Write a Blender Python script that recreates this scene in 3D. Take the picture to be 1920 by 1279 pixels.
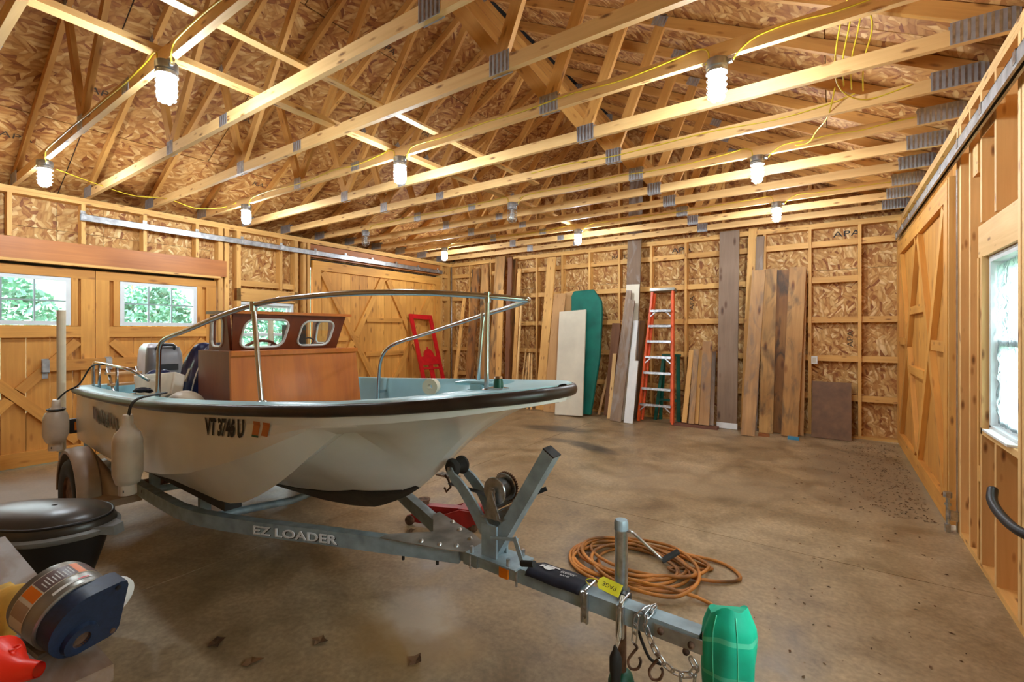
import bpy, bmesh, math, random
from mathutils import Vector, Matrix, Euler
import numpy as np

# ------------------------------------------------------------------ scene, camera, world, exposure
scene = bpy.context.scene
for o in list(bpy.data.objects):
    bpy.data.objects.remove(o, do_unlink=True)
col = scene.collection

F_PX, YAW, Y_HOR, CAM_H = 874.0, math.radians(34.4145), 623.0, 1.516   # measured on a 1920x1279 frame
cam_d = bpy.data.cameras.new('camera')
cam_d.sensor_fit = 'HORIZONTAL'
cam_d.sensor_width = 36.0
cam_d.lens = F_PX / 1920.0 * 36.0
cam_d.shift_y = (Y_HOR - 639.5) / 1920.0
cam_d.clip_start = 0.05
cam = bpy.data.objects.new('camera', cam_d)
col.objects.link(cam)
cam.location = (0, 0, CAM_H)
cam.rotation_euler = (math.pi / 2, 0, YAW)
scene.camera = cam

scene.view_settings.view_transform = 'Standard'
scene.view_settings.look = 'None'
scene.view_settings.gamma = 1.0
scene.view_settings.use_curve_mapping = False
scene.view_settings.exposure = 0.9

world = bpy.data.worlds.new('world')
scene.world = world
world.use_nodes = True
wn = world.node_tree
wn.nodes.clear()
_o = wn.nodes.new('ShaderNodeOutputWorld')
_b = wn.nodes.new('ShaderNodeBackground')
_b.inputs['Color'].default_value = (0.86, 0.95, 1.0, 1)
_b.inputs['Strength'].default_value = 7.0
wn.links.new(_b.outputs[0], _o.inputs[0])

LAMP_STRENGTH = 270.0          # the bulbs in the caged lamps

R = math.radians
rnd = random.Random(7)
# room (metres): camera stands at x=0, y=0
XL, XR, YB, YF, ZT = -7.41, 0.79, 8.25, -2.0, 3.125
XM = (XL + XR) / 2
SLOPE = 0.53
Y0, SP = 1.7235, 0.6096       # front face of truss 0 and spacing

# ------------------------------------------------------------------ pixel -> place helpers
_c, _s = math.cos(YAW), math.sin(YAW)
def ray(px, py):
    r = (px - 960.0) / F_PX
    return Vector((r * _c - _s, r * _s + _c, (Y_HOR - py) / F_PX))
def on_z(px, py, z=0.0):
    v = ray(px, py); t = (z - CAM_H) / v.z
    return Vector((t * v.x, t * v.y, z))
def on_y(px, py, y):
    v = ray(px, py); t = y / v.y
    return Vector((t * v.x, y, CAM_H + t * v.z))
def on_x(px, py, x):
    v = ray(px, py); t = x / v.x
    return Vector((x, t * v.y, CAM_H + t * v.z))

# ------------------------------------------------------------------ materials
def _mat(name):
    m = bpy.data.materials.new(name); m.use_nodes = True
    nt = m.node_tree
    return m, nt, nt.nodes['Principled BSDF']
def _n(nt, t, **kw):
    n = nt.nodes.new(t)
    for k, v in kw.items():
        if k in n.inputs: n.inputs[k].default_value = v
        else: setattr(n, k, v)
    return n
def _ramp(nt, stops, interp='LINEAR'):
    r = nt.nodes.new('ShaderNodeValToRGB'); r.color_ramp.interpolation = interp
    e = r.color_ramp.elements
    while len(e) < len(stops): e.new(0.5)
    for i, (p, c) in enumerate(stops):
        e[i].position = p; e[i].color = (*c, 1) if len(c) == 3 else c
    return r
def _mix(nt, blend, fac, a, b):
    m = nt.nodes.new('ShaderNodeMix'); m.data_type = 'RGBA'; m.blend_type = blend
    for sock, val in ((m.inputs[0], fac), (m.inputs[6], a), (m.inputs[7], b)):
        if hasattr(val, 'is_linked') or isinstance(val, bpy.types.NodeSocket): nt.links.new(val, sock)
        else: sock.default_value = val if isinstance(val, float) else (*val, 1)
    return m.outputs[2]
def _coords(nt, scale, rand=True, kind='Object'):
    tc = _n(nt, 'ShaderNodeTexCoord')
    src = tc.outputs[kind]
    if rand:
        oi = _n(nt, 'ShaderNodeObjectInfo')
        mul = _n(nt, 'ShaderNodeVectorMath', operation='SCALE'); mul.inputs[0].default_value = (37.0, 23.0, 11.0)
        nt.links.new(oi.outputs['Random'], mul.inputs['Scale'])
        add = _n(nt, 'ShaderNodeVectorMath', operation='ADD')
        nt.links.new(src, add.inputs[0]); nt.links.new(mul.outputs[0], add.inputs[1]); src = add.outputs[0]
    mp = _n(nt, 'ShaderNodeMapping'); mp.inputs['Scale'].default_value = scale
    nt.links.new(src, mp.inputs['Vector'])
    return mp.outputs[0], src
def plain(name, colr, rough=0.5, metal=0.0, var=0.06, nscale=9.0, bump=0.0, coat=0.0, trans=0.0):
    m, nt, p = _mat(name)
    v, _ = _coords(nt, (1, 1, 1))
    no = _n(nt, 'ShaderNodeTexNoise', Scale=nscale, Detail=4.0)
    nt.links.new(v, no.inputs['Vector'])
    lo = tuple(max(0, c * (1 - var * 3)) for c in colr); hi = tuple(min(1, c * (1 + var * 2)) for c in colr)
    rp = _ramp(nt, [(0.3, lo), (0.7, hi)])
    nt.links.new(no.outputs['Fac'], rp.inputs[0]); nt.links.new(rp.outputs[0], p.inputs['Base Color'])
    p.inputs['Roughness'].default_value = rough; p.inputs['Metallic'].default_value = metal
    if coat: p.inputs['Coat Weight'].default_value = coat; p.inputs['Coat Roughness'].default_value = 0.08
    if trans: p.inputs['Transmission Weight'].default_value = trans
    if bump:
        b = _n(nt, 'ShaderNodeBump', Strength=bump, Distance=0.01)
        nt.links.new(no.outputs['Fac'], b.inputs['Height']); nt.links.new(b.outputs[0], p.inputs['Normal'])
    return m
def wood(name, light, dark, rough=0.62, knots=0.5, grain=1.0, var=0.25, stain=None, stain_amt=0.5, coat=0.0, grainvec=(1.2, 22, 22), kscale=(5, 17, 17)):
    """sawn timber: grain along local X, knots, a little different for every board"""
    m, nt, p = _mat(name)
    v, raw = _coords(nt, grainvec)
    n1 = _n(nt, 'ShaderNodeTexNoise', Scale=1.0, Detail=6.0, Roughness=0.62, Distortion=0.6)
    nt.links.new(v, n1.inputs['Vector'])
    rp = _ramp(nt, [(0.30, dark), (0.62, light)])
    nt.links.new(n1.outputs['Fac'], rp.inputs[0])
    c = _mix(nt, 'MIX', 1.0 - 0.55 * grain, rp.outputs[0], light)
    n2 = _n(nt, 'ShaderNodeTexNoise', Scale=1.6, Detail=2.0); nt.links.new(raw, n2.inputs['Vector'])
    r2 = _ramp(nt, [(0.25, tuple(1 - var * x for x in (.55, .75, .95))), (0.75, (1 + var * .35,) * 3)])
    nt.links.new(n2.outputs['Fac'], r2.inputs[0])
    c = _mix(nt, 'MULTIPLY', 1.0, c, r2.outputs[0])
    oi = _n(nt, 'ShaderNodeObjectInfo')
    r3 = _ramp(nt, [(0.0, (1 - var * .5, 1 - var * .7, 1 - var * .95)), (1.0, (1 + var * .25, 1 + var * .25, 1 + var * .25))])
    nt.links.new(oi.outputs['Random'], r3.inputs[0])
    c = _mix(nt, 'MULTIPLY', 1.0, c, r3.outputs[0])
    if knots:
        mp = _n(nt, 'ShaderNodeMapping'); mp.inputs['Scale'].default_value = kscale
        nt.links.new(raw, mp.inputs['Vector'])
        vo = _n(nt, 'ShaderNodeTexVoronoi', Scale=1.0); vo.inputs['Randomness'].default_value = 1.0
        nt.links.new(mp.outputs[0], vo.inputs['Vector'])
        rk = _ramp(nt, [(0.07, (0.13, 0.05, 0.02)), (0.13, (0.50, 0.33, 0.20)), (0.23, (1, 1, 1))])
        nt.links.new(vo.outputs['Distance'], rk.inputs[0])
        c = _mix(nt, 'MULTIPLY', knots, c, rk.outputs[0])
    if stain:
        n4 = _n(nt, 'ShaderNodeTexNoise', Scale=2.1, Detail=5.0, Distortion=1.2)
        mp2 = _n(nt, 'ShaderNodeMapping'); mp2.inputs['Scale'].default_value = (1, 3, 3)
        nt.links.new(raw, mp2.inputs['Vector']); nt.links.new(mp2.outputs[0], n4.inputs['Vector'])
        r4 = _ramp(nt, [(0.48, (0, 0, 0)), (0.64, (1, 1, 1))]); nt.links.new(n4.outputs['Fac'], r4.inputs[0])
        f = _n(nt, 'ShaderNodeMath', operation='MULTIPLY'); f.inputs[1].default_value = stain_amt
        nt.links.new(r4.outputs[0], f.inputs[0])
        c = _mix(nt, 'MIX', f.outputs[0], c, stain)
    nt.links.new(c, p.inputs['Base Color'])
    p.inputs['Roughness'].default_value = rough
    if coat: p.inputs['Coat Weight'].default_value = coat; p.inputs['Coat Roughness'].default_value = 0.12
    b = _n(nt, 'ShaderNodeBump', Strength=0.12, Distance=0.004)
    nt.links.new(n1.outputs['Fac'], b.inputs['Height']); nt.links.new(b.outputs[0], p.inputs['Normal'])
    return m
def osb(name, tint=(1, 1, 1), scl=1.0, dark=1.0):
    """oriented strand board: overlapping flakes, each cell its own tone"""
    m, nt, p = _mat(name)
    _, raw = _coords(nt, (1, 1, 1))
    wob = _n(nt, 'ShaderNodeTexNoise', Scale=9.0, Detail=2.0); nt.links.new(raw, wob.inputs['Vector'])
    sub = _n(nt, 'ShaderNodeVectorMath', operation='SUBTRACT'); sub.inputs[1].default_value = (.5, .5, .5)
    nt.links.new(wob.outputs['Color'], sub.inputs[0])
    sc = _n(nt, 'ShaderNodeVectorMath', operation='SCALE'); sc.inputs['Scale'].default_value = 0.035
    nt.links.new(sub.outputs[0], sc.inputs[0])
    ad = _n(nt, 'ShaderNodeVectorMath', operation='ADD'); nt.links.new(raw, ad.inputs[0]); nt.links.new(sc.outputs[0], ad.inputs[1])
    layers = []
    for ang, sx, sy in ((12, 9, 34), (58, 10, 30), (-40, 9, 36)):
        mp = _n(nt, 'ShaderNodeMapping'); mp.vector_type = 'POINT'
        mp.inputs['Rotation'].default_value = (0, 0, R(ang))
        nt.links.new(ad.outputs[0], mp.inputs['Vector'])
        m2 = _n(nt, 'ShaderNodeMapping'); m2.inputs['Scale'].default_value = (sx * scl, sy * scl, 1.0)
        nt.links.new(mp.outputs[0], m2.inputs['Vector'])
        vo = _n(nt, 'ShaderNodeTexVoronoi', Scale=1.0); vo.voronoi_dimensions = '2D'
        nt.links.new(m2.outputs[0], vo.inputs['Vector'])
        layers.append((vo.outputs['Color'], vo.outputs['Distance']))
    pick = _n(nt, 'ShaderNodeTexVoronoi', Scale=13.0 * scl); pick.voronoi_dimensions = '2D'
    nt.links.new(ad.outputs[0], pick.inputs['Vector'])
    sp = _n(nt, 'ShaderNodeSeparateColor'); nt.links.new(pick.outputs['Color'], sp.inputs[0])
    def step(thr):
        g = _n(nt, 'ShaderNodeMath', operation='GREATER_THAN'); g.inputs[1].default_value = thr
        nt.links.new(sp.outputs[0], g.inputs[0]); return g.outputs[0]
    s1, s2 = step(0.42), step(0.75)
    cc = _mix(nt, 'MIX', s1, layers[0][0], layers[1][0]); cc = _mix(nt, 'MIX', s2, cc, layers[2][0])
    dd = _mix(nt, 'MIX', s1, layers[0][1], layers[1][1]); dd = _mix(nt, 'MIX', s2, dd, layers[2][1])
    sc2 = _n(nt, 'ShaderNodeSeparateColor'); nt.links.new(cc, sc2.inputs[0])
    T = lambda r, g, b: (r * tint[0] * dark, g * tint[1] * dark, b * tint[2] * dark)
    rp = _ramp(nt, [(0.0, T(.26, .085, .02)), (0.10, T(.40, .165, .04)), (0.35, T(.54, .28, .08)), (0.68, T(.63, .37, .125)), (0.88, T(.76, .51, .22)), (1.0, T(.84, .62, .32))])
    nt.links.new(sc2.outputs[0], rp.inputs[0])
    rd = _ramp(nt, [(0.30, (1, 1, 1)), (0.62, (0.72, 0.62, 0.52))]); nt.links.new(dd, rd.inputs[0])
    c = _mix(nt, 'MULTIPLY', 0.75, rp.outputs[0], rd.outputs[0])
    oi = _n(nt, 'ShaderNodeObjectInfo')
    r3 = _ramp(nt, [(0.0, (.88, .85, .80)), (1.0, (1.06, 1.05, 1.04))]); nt.links.new(oi.outputs['Random'], r3.inputs[0])
    c = _mix(nt, 'MULTIPLY', 1.0, c, r3.outputs[0])
    nt.links.new(c, p.inputs['Base Color']); p.inputs['Roughness'].default_value = 0.7
    b = _n(nt, 'ShaderNodeBump', Strength=0.25, Distance=0.004)
    nt.links.new(sc2.outputs[0], b.inputs['Height']); nt.links.new(b.outputs[0], p.inputs['Normal'])
    return m
def concrete(name):
    m, nt, p = _mat(name)
    _, raw = _coords(nt, (1, 1, 1), rand=False)
    def noise(scale, det, dist=0.0, rough=.55):
        n = _n(nt, 'ShaderNodeTexNoise', Scale=scale, Detail=det, Distortion=dist, Roughness=rough)
        nt.links.new(raw, n.inputs['Vector']); return n.outputs['Fac']
    a = noise(0.55, 6, 1.0); b_ = noise(3.2, 8, .6, .65); f = noise(38, 4)
    r1 = _ramp(nt, [(0.28, (.24, .165, .085)), (0.5, (.37, .27, .15)), (0.72, (.47, .37, .235))]); nt.links.new(a, r1.inputs[0])
    r2 = _ramp(nt, [(0.32, (.58, .53, .46)), (0.5, (.92, .90, .87)), (0.68, (1.18, 1.16, 1.14))]); nt.links.new(b_, r2.inputs[0])
    c = _mix(nt, 'MULTIPLY', 1.0, r1.outputs[0], r2.outputs[0])
    r3 = _ramp(nt, [(0.35, (.80, .78, .75)), (0.65, (1.08, 1.07, 1.07))]); nt.links.new(f, r3.inputs[0])
    c = _mix(nt, 'MULTIPLY', 1.0, c, r3.outputs[0])
    def spot(x, y, rx, ry, ang, colr, amt):
        nonlocal c
        mp = _n(nt, 'ShaderNodeMapping'); mp.vector_type = 'TEXTURE'
        mp.inputs['Location'].default_value = (x, y, 0); mp.inputs['Rotation'].default_value = (0, 0, R(ang)); mp.inputs['Scale'].default_value = (rx, ry, 1)
        nt.links.new(raw, mp.inputs['Vector'])
        g = _n(nt, 'ShaderNodeTexGradient'); g.gradient_type = 'SPHERICAL'
        ns = _n(nt, 'ShaderNodeTexNoise', Scale=2.2, Detail=5.0); nt.links.new(mp.outputs[0], ns.inputs['Vector'])
        ml = _n(nt, 'ShaderNodeMath', operation='MULTIPLY'); nt.links.new(ns.outputs['Fac'], ml.inputs[1])
        nt.links.new(mp.outputs[0], g.inputs['Vector']); nt.links.new(g.outputs['Fac'], ml.inputs[0])
        rr = _ramp(nt, [(0.06, (0, 0, 0)), (0.30, (1, 1, 1))]); nt.links.new(ml.outputs[0], rr.inputs[0])
        m2 = _n(nt, 'ShaderNodeMath', operation='MULTIPLY'); m2.inputs[1].default_value = amt; nt.links.new(rr.outputs[0], m2.inputs[0])
        c = _mix(nt, 'MIX', m2.outputs[0], c, colr)
    spot(-3.6, 6.42, .75, .33, 10, (.06, .055, .05), .85)        # oil spots
    spot(-2.62, 5.66, .62, .22, -20, (.07, .06, .05), .85)
    spot(-3.2, 5.75, .3, .16, 5, (.08, .07, .06), .6)
    spot(-1.72, 1.62, .5, .32, 20, (.34, .20, .07), .75)         # rust
    spot(-1.85, 1.8, .35, .3, 0, (.55, .47, .36), .6)
    spot(0.3, 6.0, .8, 2.0, 4, (.20, .145, .09), .55)            # dirt blown in by the sliding door
    spot(-1.2, 4.9, 1.5, .7, 20, (.40, .31, .2), .35)
    spot(-5.9, .9, 1.6, 1.1, 0, (.40, .42, .42), .6)             # daylight sheen by the doors, painted into the concrete colour
    nt.links.new(c, p.inputs['Base Color'])
    rr = _ramp(nt, [(0.3, (.33,) * 3), (0.7, (.55,) * 3)]); nt.links.new(b_, rr.inputs[0])
    nt.links.new(rr.outputs[0], p.inputs['Roughness'])
    bp = _n(nt, 'ShaderNodeBump', Strength=0.08, Distance=0.01); nt.links.new(b_, bp.inputs['Height']); nt.links.new(bp.outputs[0], p.inputs['Normal'])
    return m
def emit(name, colr, strength):
    m, nt, p = _mat(name)
    p.inputs['Base Color'].default_value = (*colr, 1)
    p.inputs['Emission Color'].default_value = (*colr, 1); p.inputs['Emission Strength'].default_value = strength
    return m
def glass(name, colr=(1, 1, 1), rough=0.0, alpha=0.12):
    m, nt, p = _mat(name)
    nt.nodes.remove(p)
    out = nt.nodes['Material Output']
    t = _n(nt, 'ShaderNodeBsdfTransparent'); t.inputs[0].default_value = (*colr, 1)
    g = _n(nt, 'ShaderNodeBsdfGlossy'); g.inputs['Roughness'].default_value = rough
    mx = _n(nt, 'ShaderNodeMixShader'); mx.inputs[0].default_value = alpha
    nt.links.new(t.outputs[0], mx.inputs[1]); nt.links.new(g.outputs[0], mx.inputs[2]); nt.links.new(mx.outputs[0], out.inputs[0])
    return m
def film(name):
    """crumpled clear plastic sheet: part clear, part milky"""
    m, nt, p = _mat(name)
    nt.nodes.remove(p); out = nt.nodes['Material Output']
    v, raw = _coords(nt, (1, 1, 1), rand=False)
    mp = _n(nt, 'ShaderNodeMapping'); mp.inputs['Scale'].default_value = (6, 16, 9); nt.links.new(raw, mp.inputs['Vector'])
    no = _n(nt, 'ShaderNodeTexNoise', Scale=1.0, Detail=6.0, Distortion=2.0, Roughness=.65); nt.links.new(mp.outputs[0], no.inputs['Vector'])
    rp = _ramp(nt, [(0.40, (.03,) * 3), (0.47, (.45,) * 3), (0.53, (.85,) * 3)]); nt.links.new(no.outputs['Fac'], rp.inputs[0])
    t = _n(nt, 'ShaderNodeBsdfTransparent'); t.inputs[0].default_value = (.75, .85, .85, 1)
    d = _n(nt, 'ShaderNodeBsdfTranslucent'); d.inputs[0].default_value = (.42, .46, .48, 1)
    mx = _n(nt, 'ShaderNodeMixShader'); nt.links.new(rp.outputs[0], mx.inputs[0])
    nt.links.new(t.outputs[0], mx.inputs[1]); nt.links.new(d.outputs[0], mx.inputs[2]); nt.links.new(mx.outputs[0], out.inputs[0])
    return m

M = {}
M['pine'] = wood('pine', (.76, .44, .135), (.54, .265, .065), knots=.75, var=.3)
M['pine_light'] = wood('pine_light', (.82, .53, .22), (.64, .36, .115), knots=.8, var=.22)
M['pine_door'] = wood('pine_door', (.74, .37, .075), (.50, .21, .038), knots=.6, var=.32, kscale=(3.2, 10, 10))
M['pine_rafter'] = wood('pine_rafter', (.64, .34, .09), (.42, .18, .04), knots=.6, var=.35)
M['header'] = wood('header', (.52, .20, .05), (.34, .11, .025), knots=.0, var=.4, rough=.5)
M['slab'] = wood('slab', (.50, .27, .09), (.20, .09, .03), knots=.9, var=.6, stain=(.05, .032, .018), stain_amt=.85, kscale=(2.2, 7, 7))
M['slab_light'] = wood('slab_light', (.60, .36, .13), (.36, .18, .06), knots=.9, var=.45, stain=(.13, .08, .04), stain_amt=.75, kscale=(2.2, 7, 7))
M['old_board'] = wood('old_board', (.50, .30, .13), (.28, .15, .06), knots=.9, var=.5, stain=(.20, .13, .08), stain_amt=.75, kscale=(2.4, 8, 8))
M['grey_board'] = wood('grey_board', (.30, .215, .155), (.19, .13, .09), knots=.8, var=.35, kscale=(2.6, 8, 8))
M['weathered'] = wood('weathered', (.27, .19, .13), (.15, .10, .07), knots=.2, var=.5, stain=(.36, .33, .31), stain_amt=.5)
M['dark_board'] = wood('dark_board', (.24, .10, .04), (.13, .05, .02), knots=.4, var=.4)
M['brown_panel'] = plain('brown_panel', (.17, .08, .032), rough=.6, var=.1)
M['plywood'] = wood('plywood', (.58, .33, .13), (.44, .22, .08), knots=.3, var=.2, grainvec=(.8, 9, 9))
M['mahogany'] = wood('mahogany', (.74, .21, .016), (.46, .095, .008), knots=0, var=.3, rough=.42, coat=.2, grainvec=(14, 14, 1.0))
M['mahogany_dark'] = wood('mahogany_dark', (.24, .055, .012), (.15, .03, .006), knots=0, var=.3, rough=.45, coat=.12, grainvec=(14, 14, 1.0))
M['osb'] = osb('osb')
M['osb_roof_shaded'] = osb('osb_roof_shaded', tint=(.82, .70, .58), scl=.9)  # same OSB, tinted darker so the roof's shade sits in the colour
M['felt'] = plain('felt', (.02, .017, .015), rough=.9)
M['concrete'] = concrete('concrete')
M['galv'] = plain('galv', (.42, .43, .44), rough=.38, metal=.85, var=.12, nscale=14)
M['plate'] = plain('plate', (.40, .40, .41), rough=.5, metal=.6, var=.06, nscale=20)
M['trailer'] = plain('trailer', (.30, .39, .43), rough=.5, metal=.25, var=.1, nscale=12)
M['trailer_top'] = plain('trailer_top', (.27, .25, .22), rough=.7, metal=.3, var=.15)
M['steel'] = plain('steel', (.56, .58, .60), rough=.2, metal=1.0, var=.03)
M['zinc'] = plain('zinc', (.55, .57, .58), rough=.28, metal=.95, var=.12, nscale=30)
M['rust'] = plain('rust', (.16, .085, .05), rough=.8, metal=.3, var=.25, nscale=20)
M['black'] = plain('black', (.012, .012, .013), rough=.45)
M['rubber'] = plain('rubber', (.018, .017, .016), rough=.75, var=.15)
M['rubrail'] = plain('rubrail', (.030, .020, .016), rough=.35, var=.2)
M['gelcoat'] = plain('gelcoat', (.74, .75, .73), rough=.22, var=.03, nscale=2.5, coat=.3)
M['liner'] = plain('liner', (.34, .60, .66), rough=.35, var=.04, nscale=3)
M['keel'] = plain('keel', (.012, .012, .012), rough=.5, var=.3, nscale=40)
M['vinyl'] = plain('vinyl', (.62, .52, .38), rough=.45, var=.05)
M['fender_vinyl'] = plain('fender_vinyl', (.70, .60, .48), rough=.38, var=.07, nscale=6)
M['navy'] = plain('navy', (.006, .012, .06), rough=.35, var=.2)
M['navy_cloth'] = plain('navy_cloth', (.008, .009, .02), rough=.8, var=.2)
M['tan_plastic'] = plain('tan_plastic', (.40, .28, .18), rough=.45, var=.05)
M['pvc'] = plain('pvc', (.70, .60, .42), rough=.4, var=.04)
M['white'] = plain('white', (.78, .78, .76), rough=.5, var=.02)
M['white_vinyl'] = plain('white_vinyl', (.72, .76, .78), rough=.4, var=.02)
M['muntin'] = plain('muntin', (.30, .36, .38), rough=.45, var=.03)
M['cream'] = plain('cream', (.66, .60, .47), rough=.6, var=.04, nscale=3)
M['green_cloth'] = plain('green_cloth', (.0, .135, .095), rough=.7, var=.08, nscale=4)
M['mesh_green'] = plain('mesh_green', (.005, .56, .33), rough=.6, var=.12, nscale=5)
M['mesh_green_light'] = plain('mesh_green_light', (.10, .68, .42), rough=.6, var=.08, nscale=6)
M['green_paint'] = plain('green_paint', (.0, .10, .06), rough=.4, var=.08)
M['orange'] = plain('orange', (.80, .105, .015), rough=.4, var=.05)
M['cord'] = plain('cord', (.50, .19, .03), rough=.5, var=.25, nscale=5)
M['yellow_cable'] = plain('yellow_cable', (.72, .52, .03), rough=.4, var=.06)
M['yellow_cloth'] = plain('yellow_cloth', (.70, .42, .06), rough=.85, var=.12, nscale=7, bump=.3)
M['tag'] = plain('tag', (.62, .55, .02), rough=.5, var=.03)
M['red'] = plain('red', (.55, .008, .012), rough=.35, var=.05)
M['red_jack'] = plain('red_jack', (.30, .012, .010), rough=.4, var=.12)
M['red_funnel'] = plain('red_funnel', (.85, .03, .01), rough=.35, var=.03)
M['blue_motor'] = plain('blue_motor', (.010, .024, .058), rough=.45, var=.1, nscale=60)
M['motor_grey'] = plain('motor_grey', (.26, .25, .22), rough=.35, metal=.6, var=.1)
M['cowl'] = plain('cowl', (.05, .043, .036), rough=.32, var=.08)
M['cowl_grey'] = plain('cowl_grey', (.22, .22, .21), rough=.4, var=.1)
M['outboard_white'] = plain('outboard_white', (.66, .68, .74), rough=.3, var=.03)
M['outboard_grey'] = plain('outboard_grey', (.16, .15, .15), rough=.35, var=.05)
M['decal_brown'] = plain('decal_brown', (.14, .09, .085), rough=.4, var=.03)
M['ink'] = plain('ink', (.010, .009, .009), rough=.6, var=.0)
M['ink_soft'] = plain('ink_soft', (.06, .035, .02), rough=.8, var=.2)
M['print_white'] = plain('print_white', (.72, .72, .70), rough=.6, var=.0)
M['amber'] = plain('amber', (.75, .20, .01), rough=.25, var=.04)
M['sticker'] = plain('sticker', (.45, .13, .02), rough=.4, var=.03)
M['label_orange'] = plain('label_orange', (.75, .17, .01), rough=.4, var=.03)
M['lamp_on'] = emit('lamp_on', (.80, .91, 1.0), LAMP_STRENGTH)
M['lamp_off'] = glass('lamp_off', (.85, .87, .88), .1, .25)
M['glass'] = glass('glass', (.96, 1, .99), 0.0, .06)
M['film'] = film('film')
M['leaf_dry'] = plain('leaf_dry', (.13, .065, .025), rough=.9, var=.3)
M['foliage'] = plain('foliage', (.14, .31, .22), rough=.6, var=.25, nscale=2)
M['grass'] = plain('grass', (.26, .40, .24), rough=.9, var=.2, nscale=1.5)
M['brown_block'] = plain('brown_block', (.32, .11, .03), rough=.6)
M['blue_block'] = plain('blue_block', (.05, .25, .42), rough=.5)
M['reddish_block'] = plain('reddish_block', (.18, .07, .04), rough=.7)

# ------------------------------------------------------------------ object helpers
def link(o, parent=None):
    col.objects.link(o)
    if parent is not None: o.parent = parent
    return o
def tag(o, label, cat, group=None):
    o['label'] = label; o['category'] = cat
    if group: o['group'] = group
    return o
def thing(name, label, cat, loc=(0, 0, 0), rot=(0, 0, 0), group=None):
    e = bpy.data.objects.new(name, None); e.empty_display_size = .1
    link(e); e.location = loc; e.rotation_euler = rot
    return tag(e, label, cat, group)
def structure(o):
    o['kind'] = 'structure'; return o

def split_loose(o):
    """every connected piece of a mesh becomes an object of its own"""
    me = o.data; n = len(me.vertices); lab = list(range(n))
    def find(a):
        while lab[a] != a: lab[a] = lab[lab[a]]; a = lab[a]
        return a
    for e in me.edges:
        a, b = find(e.vertices[0]), find(e.vertices[1])
        if a != b: lab[a] = b
    parts = {}
    for p in me.polygons: parts.setdefault(find(p.vertices[0]), []).append(tuple(p.vertices))
    out = []
    for fs in parts.values():
        ids = sorted({i for f in fs for i in f}); ix = {v: k for k, v in enumerate(ids)}
        m2 = bpy.data.meshes.new(o.name); m2.from_pydata([me.vertices[i].co[:] for i in ids], [], [tuple(ix[i] for i in f) for f in fs]); m2.materials.append(me.materials[0])
        q = bpy.data.objects.new(o.name.split('.')[0], m2); col.objects.link(q); q.parent = o.parent; out.append(q)
    bpy.data.objects.remove(o, do_unlink=True)
    return out

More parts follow.
